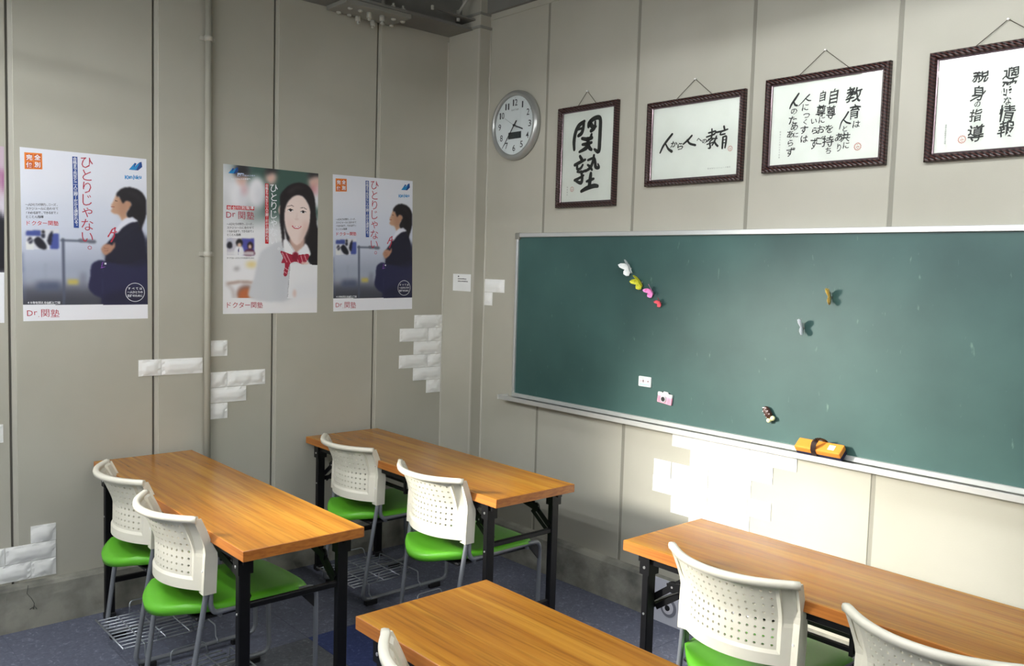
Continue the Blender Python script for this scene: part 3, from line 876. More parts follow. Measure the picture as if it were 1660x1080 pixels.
obj('hand_strap', bm, mat('brown_black_strap', (48, 34, 32), .5), er)
bm = bm_new(); add_box(bm, .040, .066, .0442, .0448, -.012, .012); obj('sticker', bm, white_print, er)
bm = bm_new()
for x in (-.07, .0, .07): add_cyl(bm, (x, .012, .0235), (0, 0, 1), .0035, .002, 8)
obj('rivet', bm, black_plastic, er)

# ---- butterflies
WING = [(0, .10), (.12, .55), (.35, .88), (.70, 1.05), (.98, .98), (.95, .60), (.72, .28), (.55, .08), (.72, -.10), (.80, -.42), (.62, -.78), (.38, -.86), (.15, -.55), (0, -.25)]
def butterfly(label, y, z, size, ang, dl, dr, m, m2=None, body=black_plastic):
    t = rthing('butterfly_magnet', label, 'magnet', y, z, depth=.017, group='butterfly magnets on the chalkboard', rot=math.radians(ang))
    for s, dih in ((-1, dl), (1, dr)):
        a = math.radians(dih); bm = bm_new(); lo, hi = [], []
        ox, oz = math.cos(a), math.sin(a)
        for (u, v) in WING:
            bend = .12 * u * u * size
            x = s * (u * ox * size - bend * oz); zz = .006 + u * oz * size + bend * ox
            lo.append(bm.verts.new((x, v * size * .75, zz))); hi.append(bm.verts.new((x - s * .0008 * oz, v * size * .75, zz + .0008 * max(ox, .2))))
        bm.faces.new(lo); bm.faces.new(hi[::-1])
        for k in range(len(lo)): bm.faces.new((lo[k], hi[k], hi[(k + 1) % len(lo)], lo[(k + 1) % len(lo)]))
        obj('wing', bm, m, t)
    bm = bm_new(); add_tube(bm, [(0, -size * .5, .006), (0, -size * .2, .007), (0, size * .2, .007), (0, size * .45, .006)], [.0008, .0022, .0024, .0012], 8)
    obj('body', bm, body if m2 is None else m2, t)
    bm = bm_new(); add_cyl(bm, (0, 0, 0), (0, 0, 1), .004, .005, 10); obj('magnet_disc', bm, screw_m, t)
    return t
def wing_mat(name, c1, c2): return mat(name, c1, 0.45, noise=(60, c2, 0.5, 0.62))
butterfly('white butterfly magnet, topmost in the row at the left of the chalkboard', -1.392, 1.632, .050, 28, 38, 62, wing_mat('wing_white', (238, 242, 240), (224, 230, 230)), pin_m)
butterfly('yellow butterfly magnet below the white one on the chalkboard', -1.462, 1.568, .046, 40, 30, 72, wing_mat('wing_yellow', (222, 220, 40), (190, 184, 20)))
butterfly('pink butterfly magnet between the yellow and the red ones', -1.530, 1.527, .038, 35, 30, 50, wing_mat('wing_pink', (240, 140, 206), (232, 84, 160)))
butterfly('small red butterfly magnet, lowest in the row at the left of the chalkboard', -1.582, 1.478, .028, 35, 28, 55, wing_mat('wing_red', (226, 70, 86), (130, 20, 40)))
butterfly('gold and brown butterfly magnet with raised wings, the higher of the two at the right', -2.412, 1.538, .046, 8, 104, 78, wing_mat('wing_gold', (236, 214, 130), (104, 70, 40)))
butterfly('white butterfly magnet with raised wings at the middle of the chalkboard', -2.302, 1.412, .046, 8, 104, 78, wing_mat('wing_white2', (240, 244, 248), (228, 232, 240)))

# ---- small shaped magnets
t = rthing('cassette_magnet', 'small white and mint cassette shaped magnet on the chalkboard', 'magnet', -1.508, 1.103, depth=.016, rot=0)
bm = bm_new(); add_box(bm, -.037, .037, -.024, .024, 0, .010); bevel(bm, .004, 2); obj('cassette_body', bm, mat('white_mint', (238, 246, 244), .4), t)
bm = bm_new(); add_box(bm, -.028, .030, -.017, -.010, .0102, .0106); obj('mint_stripe', bm, mat('mint', (190, 232, 214), .4), t)
bm = bm_new(); add_box(bm, -.028, .028, -.003, .008, .0102, .0106); obj('pink_stripe', bm, mat('pale_pink', (238, 214, 218), .4), t)
bm = bm_new(); add_box(bm, -.009, -.004, -.003, .009, .0107, .0112); obj('black_mark', bm, black_print, t)
bm = bm_new(); add_tube(bm, [(.022, .003, .0104), (.022, .003, .0115)], .003, 8); obj('reel', bm, black_print, t)
bm = letters(lines_text('RADIO', -.026, .014, .0085), .0112); obj('lettering', bm, ink_grey, t)
t = rthing('camera_magnet', 'small pink and white toy camera shaped magnet on the chalkboard', 'magnet', -1.630, 1.040, depth=.016, rot=math.radians(-6))
pk = mat('camera_pink', (242, 172, 192), .4)
bm = bm_new(); add_box(bm, -.041, .041, -.025, .008, 0, .011); bevel(bm, .003, 2); obj('camera_body', bm, pk, t)
bm = bm_new(); add_box(bm, -.041, .041, .008, .024, 0, .012); bevel(bm, .003, 2); obj('camera_top', bm, pin_m, t)
bm = bm_new(); add_box(bm, -.012, .014, .023, .030, .001, .010); bevel(bm, .002, 1); obj('viewfinder', bm, pin_m, t)
bm = bm_new(); add_cyl(bm, (-.004, -.004, .010), (0, 0, 1), .016, .006, 20); obj('lens_ring', bm, mat('silver_ring', (206, 206, 212), .3, .4), t)
bm = bm_new(); add_cyl(bm, (-.004, -.004, .016), (0, 0, 1), .0105, .001, 18); obj('lens', bm, black_plastic, t)
bm = bm_new(); add_cyl(bm, (-.017, .024, .006), (0, 1, 0), .004, .004, 10); add_cyl(bm, (.022, .024, .006), (0, 1, 0), .004, .003, 10); sd = obj('shutter_button', bm, black_plastic, t); sd['kind'] = 'stuff'
bm = bm_new()
for x in (-.034, -.030, -.026, .020, .024, .028, .032): add_box(bm, x, x + .0015, -.021, .004, .0112, .0116)
gr = obj('grip_ribs', bm, mat('rib_pink', (224, 130, 160), .5), t); gr['kind'] = 'stuff'
t = rthing('dessert_magnet', 'small brown magnet with pink zigzag icing and two pale yellow balls', 'magnet', -2.168, 1.052, depth=.0205, rot=math.radians(-56))
bm = bm_new(); add_tube(bm, [(0 - .027, 0, .008), (-.022, 0, .009), (-.01, 0, .010), (.012, 0, .010), (.022, 0, .009), (.027, 0, .008)], [.004, .012, .015, .015, .012, .004], 14); obj('pastry_body', bm, mat('chocolate', (70, 44, 34), .4), t)
bm = bm_new(); add_tube(bm, [(-.026, -.006, .019), (-.018, .010, .021), (-.012, -.012, .021), (-.004, .012, .022), (.003, -.012, .022), (.010, .012, .021), (.016, -.010, .020)], .0022, 6); obj('icing', bm, mat('pink_icing', (244, 226, 228), .4), t)
for s in (-1, 1):
    bm = bm_new(); bmesh.ops.create_uvsphere(bm, u_segments=12, v_segments=8, radius=.0105, matrix=Matrix.Translation((.031, s * .010, .012))); obj('ball', bm, mat('cream_yellow', (240, 240, 186), .4), t)

# ================================================================== FRAMED CALLIGRAPHY
def plane_shift(y, z, d):
    k = (3.18144 - d) / 3.18144
    return (-4.0937 + (y + 4.0937) * k, 1.60918 + (z - 1.60918) * k)
def picture(label, y0, y1, z0, z1, apex, hooks, tilt=0.0):
    D = .022
    (ya, za), (yb, zb) = plane_shift(y0, z1, D), plane_shift(y1, z0, D)
    cy, cz, w, h = (ya + yb) / 2, (za + zb) / 2, ya - yb, za - zb
    t = thing('framed_calligraphy', label, 'picture', (-.001, cy, cz), RR, 'framed calligraphy along the chalkboard wall')
    fw = .030
    prof = [(0, .000), (0, .018), (.004, .024), (.012, .026), (.020, .022), (.024, .017), (.024, .012), (.027, .014), (.030, .012), (.030, .004)]
    cs = [(-w / 2, -h / 2, 1, 1), (w / 2, -h / 2, -1, 1), (w / 2, h / 2, -1, -1), (-w / 2, h / 2, 1, -1)]
    for part, a, b, m in (('frame', 0, 7, frame_m), ('inner_lip', 6, 10, lip_m)):
        bm = bm_new(); P = prof[a:b]
        R = [[bm.verts.new((x + sx * d, y + sy * d, z)) for d, z in P] for x, y, sx, sy in cs]
        for i in range(4):
            for k in range(len(P) - 1):
                bm.faces.new((R[i][k], R[(i + 1) % 4][k], R[(i + 1) % 4][k + 1], R[i][k + 1]))
        obj(part, bm, m, t)
    bm = bm_new(); add_box(bm, -w / 2 + .02, w / 2 - .02, -h / 2 + .02, h / 2 - .02, .001, .0055); obj('paper', bm, paper_warm, t)
    bm = bm_new(); v = [bm.verts.new(p) for p in ((-w / 2 + .026, -h / 2 + .026, .010), (w / 2 - .026, -h / 2 + .026, .010), (w / 2 - .026, h / 2 - .026, .010), (-w / 2 + .026, h / 2 - .026, .010))]; bm.faces.new(v)
    obj('glass', bm, glass_m, t, recalc=False)
    ax, az = -(apex[0] - cy), apex[1] - cz
    for hy in hooks:
        bm = bm_new(); add_tube(bm, [(ax, az, .006), (-(hy - cy), h / 2 - .004, .008)], .0013, 5); obj('cord', bm, cord_m, t)
    bm = bm_new(); add_cyl(bm, (ax, az, 0), (0, 0, 1), .0035, .012, 10); obj('nail', bm, pin_m, t)
    return t, w, h, cy, cz
def seal(t, x, y, r):
    bm = bm_new()
    for k in range(14):
        a0, a1 = 2 * math.pi * k / 14, 2 * math.pi * (k + .75) / 14
        add_poly(bm, [(x + r * math.cos(a0), y + r * math.sin(a0)), (x + r * math.cos(a1), y + r * math.sin(a1)), (x + .72 * r * math.cos(a1), y + .72 * r * math.sin(a1)), (x + .72 * r * math.cos(a0), y + .72 * r * math.sin(a0))], .0062)
    rnd = random.Random(5)
    for k in range(10):
        a = rnd.random() * 6.28; q = rnd.random() * r * .5; s_ = r * .12; cx, cy_ = x + q * math.cos(a), y + q * math.sin(a)
        add_poly(bm, [(cx - s_, cy_ - s_ * .5), (cx + s_, cy_ - s_ * .5), (cx + s_, cy_ + s_ * .5), (cx - s_, cy_ + s_ * .5)], .0062)
    o = obj('red_seal', bm, seal_red, t); o['kind'] = 'stuff'
def brush(bm, H, strokes, z, k=1.0):
    for st in strokes:
        P = [Vector((*H(p[0], p[1]), 0)) for p in st]; Wd = [p[2] * H.scale(p[0], p[1])[0] * k / 2 for p in st]
        Q, R_ = [], []
        n = len(P)
        for i in range(n - 1):
            p0, p1, p2, p3 = P[max(i - 1, 0)], P[i], P[i + 1], P[min(i + 2, n - 1)]
            for q in range(5):
                tt = q / 5
                Q.append(.5 * ((2 * p1) + (-p0 + p2) * tt + (2 * p0 - 5 * p1 + 4 * p2 - p3) * tt * tt + (-p0 + 3 * p1 - 3 * p2 + p3) * tt ** 3)); R_.append(Wd[i] * (1 - tt) + Wd[i + 1] * tt)
        Q.append(P[-1]); R_.append(Wd[-1])
        L_, Rr = [], []
        for i, p in enumerate(Q):
            d = (Q[min(i + 1, len(Q) - 1)] - Q[max(i - 1, 0)])
            d = d.normalized() if d.length > 1e-9 else Vector((1, 0, 0)); nn = Vector((-d.y, d.x, 0))
            L_.append(bm.verts.new((*(p + nn * R_[i]).xy, z))); Rr.append(bm.verts.new((*(p - nn * R_[i]).xy, z)))
        for i in range(len(Q) - 1): bm.faces.new((L_[i], L_[i + 1], Rr[i + 1], Rr[i]))
        for e in (0, -1):
            c = Q[e]; r = R_[e]
            bm.faces.new([bm.verts.new((c.x + r * math.cos(a), c.y + r * math.sin(a), z)) for a in [i * math.pi / 5 for i in range(10)]])

# 1: two large brushed characters
t, w, h, cy, cz = picture('narrow upright frame with two bold brushed characters, right of the clock', -.842, -1.250, 1.936, 2.447, (-1.055, 2.508), (-.992, -1.123))
H1 = Homog([(581, 258), (1028, 193), (1015, 1000), (578, 1018)], w, h)
bm = bm_new()
brush(bm, H1, [
    [(697, 572, 18), (694, 510, 24), (704, 440, 24), (728, 388, 26), (768, 356, 18)], [(764, 360, 18), (760, 410, 22), (748, 448, 24), (726, 466, 20)], [(722, 418, 14), (756, 408, 14)],
    [(800, 398, 20), (806, 368, 26), (838, 338, 26), (874, 328, 26), (888, 350, 24), (888, 420, 26), (886, 500, 26), (880, 588, 26), (848, 572, 14)],
    [(812, 372, 30), (830, 398, 26), (856, 398, 14)], [(850, 360, 14), (846, 410, 18), (820, 430, 22)],
    [(824, 458, 16), (818, 482, 20)], [(754, 488, 18), (792, 494, 24), (828, 484, 20)], [(758, 534, 16), (790, 530, 22), (826, 520, 16)], [(796, 490, 22), (800, 530, 26), (784, 562, 26), (736, 590, 14)], [(800, 536, 24), (812, 562, 24), (826, 574, 18)],
    [(742, 624, 18), (756, 650, 22)], [(704, 690, 18), (738, 672, 20), (782, 650, 14)], [(722, 696, 16), (724, 722, 16), (748, 716, 16), (764, 690, 14)], [(724, 742, 12), (758, 744, 16), (786, 732, 14)], [(752, 740, 16), (762, 784, 20), (754, 826, 22), (716, 812, 14)], [(706, 806, 16), (736, 792, 16), (772, 770, 12)],
    [(846, 618, 16), (838, 670, 20), (820, 712, 20), (786, 738, 14)], [(802, 654, 14), (846, 640, 16), (856, 672, 20), (862, 708, 22), (886, 712, 16), (878, 684, 10)], [(800, 690, 12), (818, 704, 18), (834, 728, 14)],
    [(826, 756, 20), (822, 800, 26), (816, 858, 24)], [(796, 816, 14), (822, 806, 20), (848, 796, 14)], [(758, 890, 18), (800, 866, 26), (850, 850, 26), (878, 852, 20)]], .0062)
obj('brush_lettering', bm, ink_m, t)
x, y = H1(688, 874); seal(t, x, y, .013)
bm = letters(vtext('教育理念', H1(653, 870)[0], H1(653, 850)[1], H1(653, 925)[1], .008), .0062); obj('small_print', bm, ink_grey, t)

def script_items(H, items, k=1.0, grow=1.0):
    out = []
    for it in items:
        ch, x, y, s = it[:4]; sx, sy = H.scale(x, y); c = H(x, y)
        aw = it[4] if len(it) > 4 else 1.0
        rot = it[5] if len(it) > 5 else 0.0
        co, fs = glyph(ch, .02, 2)
        e = co.max(0) - co.min(0); m = max(e)
        out.append((ch, c[0], c[1], s * sx * e[0] / m * aw * grow, s * sy * e[1] / m * grow, rot))
    return out
# 2: one horizontal line
t, w, h, cy, cz = picture('framed calligraphy with a single horizontal line of characters, second from the left', -1.435, -1.963, 2.016, 2.402, (-1.711, 2.474), (-1.606, -1.809))
H2 = Homog([(82, 395), (795, 290), (775, 962), (68, 1000)], w, h)
brush_items = script_items(H2, [('か', 268, 690, 48), ('ら', 314, 706, 52), ('へ', 452, 660, 40), ('の', 490, 670, 36)])
bm = letters(brush_items, .0062, bold=.022, wob=.06, shear=.12, seed=3)
brush(bm, H2, [[(254, 616, 14), (218, 662, 16), (188, 706, 14), (168, 752, 10)], [(206, 684, 8), (226, 722, 14), (252, 742, 18)],
               [(398, 628, 12), (372, 658, 14), (336, 690, 10)], [(364, 660, 10), (384, 686, 14), (424, 698, 14)],
               [(520, 610, 10), (546, 604, 12), (570, 596, 10)], [(544, 582, 10), (542, 640, 12), (508, 672, 8)], [(506, 640, 10), (560, 620, 12), (574, 600, 8)], [(520, 656, 8), (556, 650, 8), (530, 676, 10), (534, 716, 14), (520, 722, 8)], [(510, 694, 8), (556, 678, 8)], [(578, 634, 10), (566, 668, 12), (548, 700, 10)], [(556, 652, 8), (582, 650, 10)], [(562, 668, 10), (574, 692, 14), (588, 706, 14)],
               [(632, 564, 14), (638, 590, 12)], [(578, 606, 12), (620, 598, 12), (660, 584, 10)], [(612, 606, 10), (606, 624, 10), (640, 618, 10)], [(626, 642, 12), (624, 680, 14), (622, 722, 14)], [(626, 642, 10), (650, 636, 12), (648, 680, 14), (642, 718, 12)], [(628, 662, 7), (646, 660, 7)], [(628, 684, 7), (646, 682, 7)]], .0062)
obj('brush_lettering', bm, ink_m, t)
x, y = H2(680, 725); seal(t, x, y, .012)
a, b = H2(516, 870), H2(686, 860); bm = letters(htext('教育理念人から人への教育', a[0], b[0], (a[1] + b[1]) / 2, .007), .0062); obj('small_print', bm, ink_grey, t)
# 3: seven columns
t, w, h, cy, cz = picture('large framed calligraphy with seven columns of characters, third from the left', -2.060, -2.581, 2.040, 2.421, (-2.325, 2.498), (-2.213, -2.432))
H3 = Homog([(92, 312), (992, 176), (966, 936), (70, 994)], w, h)
it3 = [('教', 722, 420, 110, 1.0), ('育', 728, 545, 100, .8), ('は', 745, 635, 50), ('と', 662, 668, 40), ('共', 668, 728, 64), ('に', 674, 790, 44), ('あ', 620, 730, 56), ('り', 622, 808, 56, .7),
       ('自', 576, 430, 108, .7), ('尊', 558, 545, 92, .7), ('を', 548, 668, 56), ('持', 540, 760, 80), ('ち', 545, 828, 44),
       ('自', 494, 428, 74, .7), ('尊', 486, 535, 84, .8), ('に', 494, 602, 44), ('お', 488, 672, 56), ('ご', 482, 752, 56), ('い', 436, 612, 40), ('ら', 442, 680, 44), ('ず', 440, 775, 84, .6),
       ('に', 372, 508, 46), ('つ', 380, 570, 46), ('く', 372, 616, 40), ('す', 364, 675, 56), ('は', 368, 742, 50),
       ('の', 289, 538, 44), ('た', 283, 602, 60), ('め', 294, 652, 50), ('に', 306, 712, 34), ('あ', 266, 706, 50), ('ら', 268, 770, 46), ('ず', 268, 836, 62)]
bm = letters(script_items(H3, it3, grow=1.05), .0062, bold=.012, wob=.07, shear=.08, seed=8)
brush(bm, H3, [[(684, 546, 12), (662, 584, 12), (636, 622, 10), (622, 672, 6)], [(650, 602, 6), (672, 622, 12), (700, 630, 12)],
               [(400, 416, 9), (376, 440, 9), (350, 470, 7), (322, 498, 5)], [(372, 444, 6), (390, 458, 9), (410, 460, 7)],
               [(322, 408, 12), (296, 448, 16), (270, 488, 14), (258, 518, 8)], [(286, 466, 8), (296, 490, 14), (312, 496, 12)]], .0062)
obj('brush_lettering', bm, ink_m, t)
x, y = H3(757, 800); seal(t, x, y, .015)
bm = letters(vtext('教育は人と共にあり自尊', H3(190, 780)[0], H3(190, 680)[1], H3(188, 885)[1], .007), .0062); obj('small_print', bm, ink_grey, t)
# 4: cut off by the picture's edge
t, w, h, cy, cz = picture('framed calligraphy at the upper right corner, cut off by the edge of the picture', -2.722, -3.243, 2.038, 2.422, (-2.977, 2.490), (-2.873, -3.085))
# crop frame: only its left part is seen; extend the top and bottom edges to the unseen right corners
def ext(a, b, X): return (X, a[1] + (b[1] - a[1]) / (b[0] - a[0]) * (X - a[0]))
XR = 108 + (w / .3045) * (748 - 108) * 1.06
H4 = Homog([(108, 280), ext((108, 280), (748, 195), XR), ext((76, 1008), (748, 968), XR - 20), (76, 1008)], w, h)
it4 = [('適', 665, 402, 112), ('確', 645, 512, 104), ('な', 642, 598, 54), ('情', 640, 680, 112), ('報', 640, 785, 108), ('親', 455, 420, 112), ('身', 440, 545, 100), ('の', 436, 618, 42), ('指', 426, 692, 86), ('導', 430, 812, 112)]
bm = letters(script_items(H4, it4), .0062, bold=.014, wob=.07, shear=.10, seed=12); obj('brush_lettering', bm, ink_m, t)
x, y = H4(335, 853); seal(t, x, y, .014)
bm = letters(vtext('適確な情報親身の指導', H4(220, 780)[0], H4(222, 750)[1], H4(218, 885)[1], .007), .0062); obj('small_print', bm, ink_grey, t)

# ================================================================== WALL CLOCK
t = rthing('wall_clock', 'round silver-rimmed analogue wall clock with a dark display strip', 'clock', -.531, 2.392)
bm = bm_new()
prof = [(.160, .0), (.184, .0), (.188, .012), (.186, .026), (.178, .036), (.168, .040), (.160, .036), (.157, .024)]
N = 64; R = [[bm.verts.new((r * math.cos(a), r * math.sin(a), z)) for r, z in prof] for a in [2 * math.pi * k / N for k in range(N)]]
for i in range(N):
    for k in range(len(prof) - 1):
        f = bm.faces.new((R[i][k], R[(i + 1) % N][k], R[(i + 1) % N][k + 1], R[i][k + 1])); f.smooth = True
obj('clock_rim', bm, mat('silver_rim', (176, 178, 174), .3, .55), t)
bm = bm_new(); add_cyl(bm, (0, 0, .002), (0, 0, 1), .162, .020, 64); obj('dial', bm, mat('dial_white', (236, 240, 240), .5), t)
its = []
for k in range(1, 13):
    a = math.radians(90 - 30 * k); s_ = str(k); rr = .122
    cx, cy_ = rr * math.cos(a), rr * math.sin(a)
    if len(s_) == 1: its.append((s_, cx, cy_, .0215 if s_ != '1' else .010, .034))
    else:
        w0 = .0205 if s_[1] != '1' else .010
        its += [(s_[0], cx - .013, cy_, .010, .034), (s_[1], cx + .009, cy_, w0, .034)]
bm = letters(its, .0225, bold=.004, res=3); obj('numerals', bm, black_print, t)
bm = letters(lines_text('RHYTHM', -.026, .078, .014), .0225); obj('lettering', bm, ink_grey, t)
bm = bm_new(); add_box(bm, -.047, .056, -.072, -.036, .0225, .0232); obj('display_strip', bm, mat('lcd_dark', (66, 72, 74), .3, noise=(90, (54, 60, 62), .4, .6)), t)
bm = bm_new()
for k in range(12):
    a = math.radians(30 * k); add_cyl(bm, (.147 * math.cos(a), .147 * math.sin(a), .0221), (0, 0, 1), .0016, .0006, 6)
o = obj('minute_dots', bm, ink_grey, t); o['kind'] = 'stuff'
def hand(name, ang, l0, l1, w0, w1, z, m):
    bm = bm_new(); a = math.radians(90 - ang); d = Vector((math.cos(a), math.sin(a), 0)); n = Vector((-d.y, d.x, 0))
    add_poly(bm, [tuple((d * -l0 + n * w0).xy), tuple((d * -l0 - n * w0).xy), tuple((d * l1 - n * w1).xy), tuple((d * l1 + n * w1).xy)], z, z + .001)
    obj(name, bm, m, t)
hand('hour_hand', 110, .012, .074, .0032, .0032, .0242, black_print)
hand('minute_hand', 218, .030, .150, .0030, .0012, .0262, black_print)
hand('second_hand', 300, .03, .085, .0006, .0005, .0282, ink_grey)
bm = bm_new(); add_cyl(bm, (0, 0, .022), (0, 0, 1), .006, .008, 16); obj('hand_pivot', bm, black_print, t)
bm = bm_new(); v = [bm.verts.new((.158 * math.cos(a), .158 * math.sin(a), .031)) for a in [2 * math.pi * k / 48 for k in range(48)]]; bm.faces.new(v); obj('glass', bm, glass_m, t, recalc=False)

# ================================================================== WALL NOTE
t = thing('wall_note', 'small square white paper note on the corner pillar', 'note', (-.079, -.178, 1.527), RR)
bm = bm_new(); add_box(bm, -.082, .082, -.049, .049, 0, .001); obj('sheet', bm, paper_m, t)
bm = bm_new(); add_box(bm, -.036, -.026, .031, .039, .0012, .0014); obj('printed_mark', bm, black_print, t)
bm = bm_new()
rnd = random.Random(7)
for yy, x1 in ((.022, .038), (.008, .056)):
    x = -.036
    while x < x1:
        ww = rnd.uniform(.003, .007); add_box(bm, x, x + ww, yy - .0035, yy + rnd.uniform(.001, .0035), .0012, .0014); x += ww + .0018
o = obj('printed_lines', bm, black_print, t); o['kind'] = 'stuff'

# ================================================================== BRICK-PATTERN FOAM STICKERS
def brick_mesh(w, h, seed):
    rnd = random.Random(seed); bm = bm_new()
    nx, ny = (14, 7) if w > .15 else (8, 7)
    g = []
    for i in range(nx + 1):
        row = []
        for j in range(ny + 1):
            x, y = -w / 2 + w * i / nx, -h / 2 + h * j / ny
            e = min(i, nx - i, j, ny - j)
            z = .003 if e == 0 else (.0050 if e == 1 else .0115)
            if e >= 1:
                z += .0024 * math.sin(x * 95 + seed * 1.7 + 3 * math.sin(y * 70 + seed)) * math.cos(y * 120 + seed * .9) + rnd.uniform(-.0014, .0014)
                if e == 1: x += rnd.uniform(-.003, .003); y += rnd.uniform(-.003, .003)
            row.append(bm.verts.new((x, y, z)))
        g.append(row)
    for i in range(nx):
        for j in range(ny):
            f = bm.faces.new((g[i][j], g[i + 1][j], g[i + 1][j + 1], g[i][j + 1])); f.smooth = 0 < i < nx - 1 and 0 < j < ny - 1
    per = [g[i][0] for i in range(nx)] + [g[nx][j] for j in range(ny)] + [g[i][ny] for i in range(nx, 0, -1)] + [g[0][j] for j in range(ny, 0, -1)]
    lo = [bm.verts.new((v.co.x, v.co.y, 0)) for v in per]
    for k in range(len(per)):
        q = (k + 1) % len(per); bm.faces.new((per[k], lo[k], lo[q], per[q]))
    bmesh.ops.recalc_face_normals(bm, faces=bm.faces[:])
    me = bpy.data.meshes.new('brick'); bm.to_mesh(me); bm.free(); me.materials.append(brick_m); return me
BM = {}
def bricks(label, side, rows, group='brick-pattern foam stickers'):
    """rows: (a0, a1, z0, z1) in wall coordinates"""
    A = sum((r[0] + r[1]) / 2 for r in rows) / len(rows); Z = sum((r[2] + r[3]) / 2 for r in rows) / len(rows)
    t = (lthing if side == 'L' else rthing)('brick_sticker', label, 'wall sticker', A, Z, group=group)
    for k, (a0, a1, z0, z1) in enumerate(rows):
        w, h = abs(a1 - a0) - .0020, z1 - z0 - .0020
        key = (round(w, 2), round(h, 3), k % 3)
        if key not in BM: BM[key] = brick_mesh(w, h, len(BM) + 1)
        o = bpy.data.objects.new('brick', BM[key]); COL.objects.link(o); o.parent = t
        dx = ((a0 + a1) / 2 - A) * (1 if side == 'L' else -1)
        o.location = (dx, (z0 + z1) / 2 - Z, 0)
bricks('row of two white embossed foam bricks left of the conduit pipe', 'L', [(-1.825, -1.722, 1.066, 1.144), (-1.722, -1.523, 1.066, 1.143)])
bricks('single white embossed foam brick right of the conduit pipe, on its own', 'L', [(-1.492, -1.400, 1.144, 1.223)])
bricks('stepped group of white embossed foam bricks right of the conduit pipe', 'L', [(-1.490, -1.401, .990, 1.067), (-1.401, -1.200, .991, 1.069), (-1.490, -1.301, .914, .990), (-1.490, -1.398, .834, .913)])
bricks('jagged stack of white foam bricks in the corner left of the pillar', 'L', [(-.282, -.082, 1.255, 1.332), (-.382, -.182, 1.178, 1.255), (-.182, -.082, 1.178, 1.255), (-.284, -.083, 1.101, 1.178), (-.383, -.184, 1.024, 1.101), (-.184, -.083, 1.024, 1.101), (-.284, -.084, .948, 1.024), (-.188, -.085, .870, .948)])
bricks('white foam bricks low on the poster wall at the left edge', 'L', [(-2.277, -2.176, .366, .443), (-2.475, -2.375, .289, .366), (-2.375, -2.177, .289, .366), (-2.475, -2.277, .212, .289), (-2.277, -2.177, .212, .289)])
bricks('sliver of a white foam brick at the left edge, above the floor-level bricks', 'L', [(-2.55, -2.374, .820, .899)])
bricks('white foam bricks in an upside-down L beside the pillar', 'R', [(-.290, -.464, 1.478, 1.553), (-.290, -.362, 1.402, 1.478)])
rows = []
for z0, z1, a, b, off in ((.822, .895, -1.666, -2.297, 0), (.747, .822, -1.770, -2.19, 0), (.670, .747, -1.563, -2.09, 0), (.592, .670, -1.563, -2.19, 1), (.512, .592, -1.673, -2.09, 0), (.436, .512, -1.775, -2.19, 0), (.360, .436, -1.673, -2.09, 0)):
    x = a; first = True
    while x > b + .02:
        st = .104 if (first and off) else .205
        if first and not off and abs(((a - b) / .105) % 2 - 1) < .5: st = .105
        nx = max(x - st, b)
        if nx - b < .03: nx = b
        rows.append((nx, x, z0, z1)); x = nx; first = False
bricks('biggest block of white foam bricks, brightly lit under the chalkboard', 'R', rows)

# curb sticker seen under the table at the right
t = thing('curb_panel', 'pale grey panel with a ring motif standing at the wall under the right table', 'panel', (-.034, -2.55, .100), RR)
bm = bm_new(); add_box(bm, -.97, .95, -.100, .104, 0, .006); obj('panel_sheet', bm, mat('pale_panel', (196, 198, 208), .5), t)
for r_, m in ((.044, mat('ring_grey', (120, 122, 132), .5)), (.030, mat('ring_pale', (206, 206, 214), .5)), (.013, black_plastic)):
    bm = bm_new(); add_cyl(bm, (-.835, -.018, .006), (0, 0, 1), r_, .004 + (.044 - r_) * .25, 28); obj('ring', bm, m, t)
bm = bm_new(); add_poly(bm, [(-.97, .012), (-.92, -.008), (-.90, -.028), (-.915, -.034), (-.97, -.010)], .0062, .0075); obj('dark_wedge', bm, black_print, t)

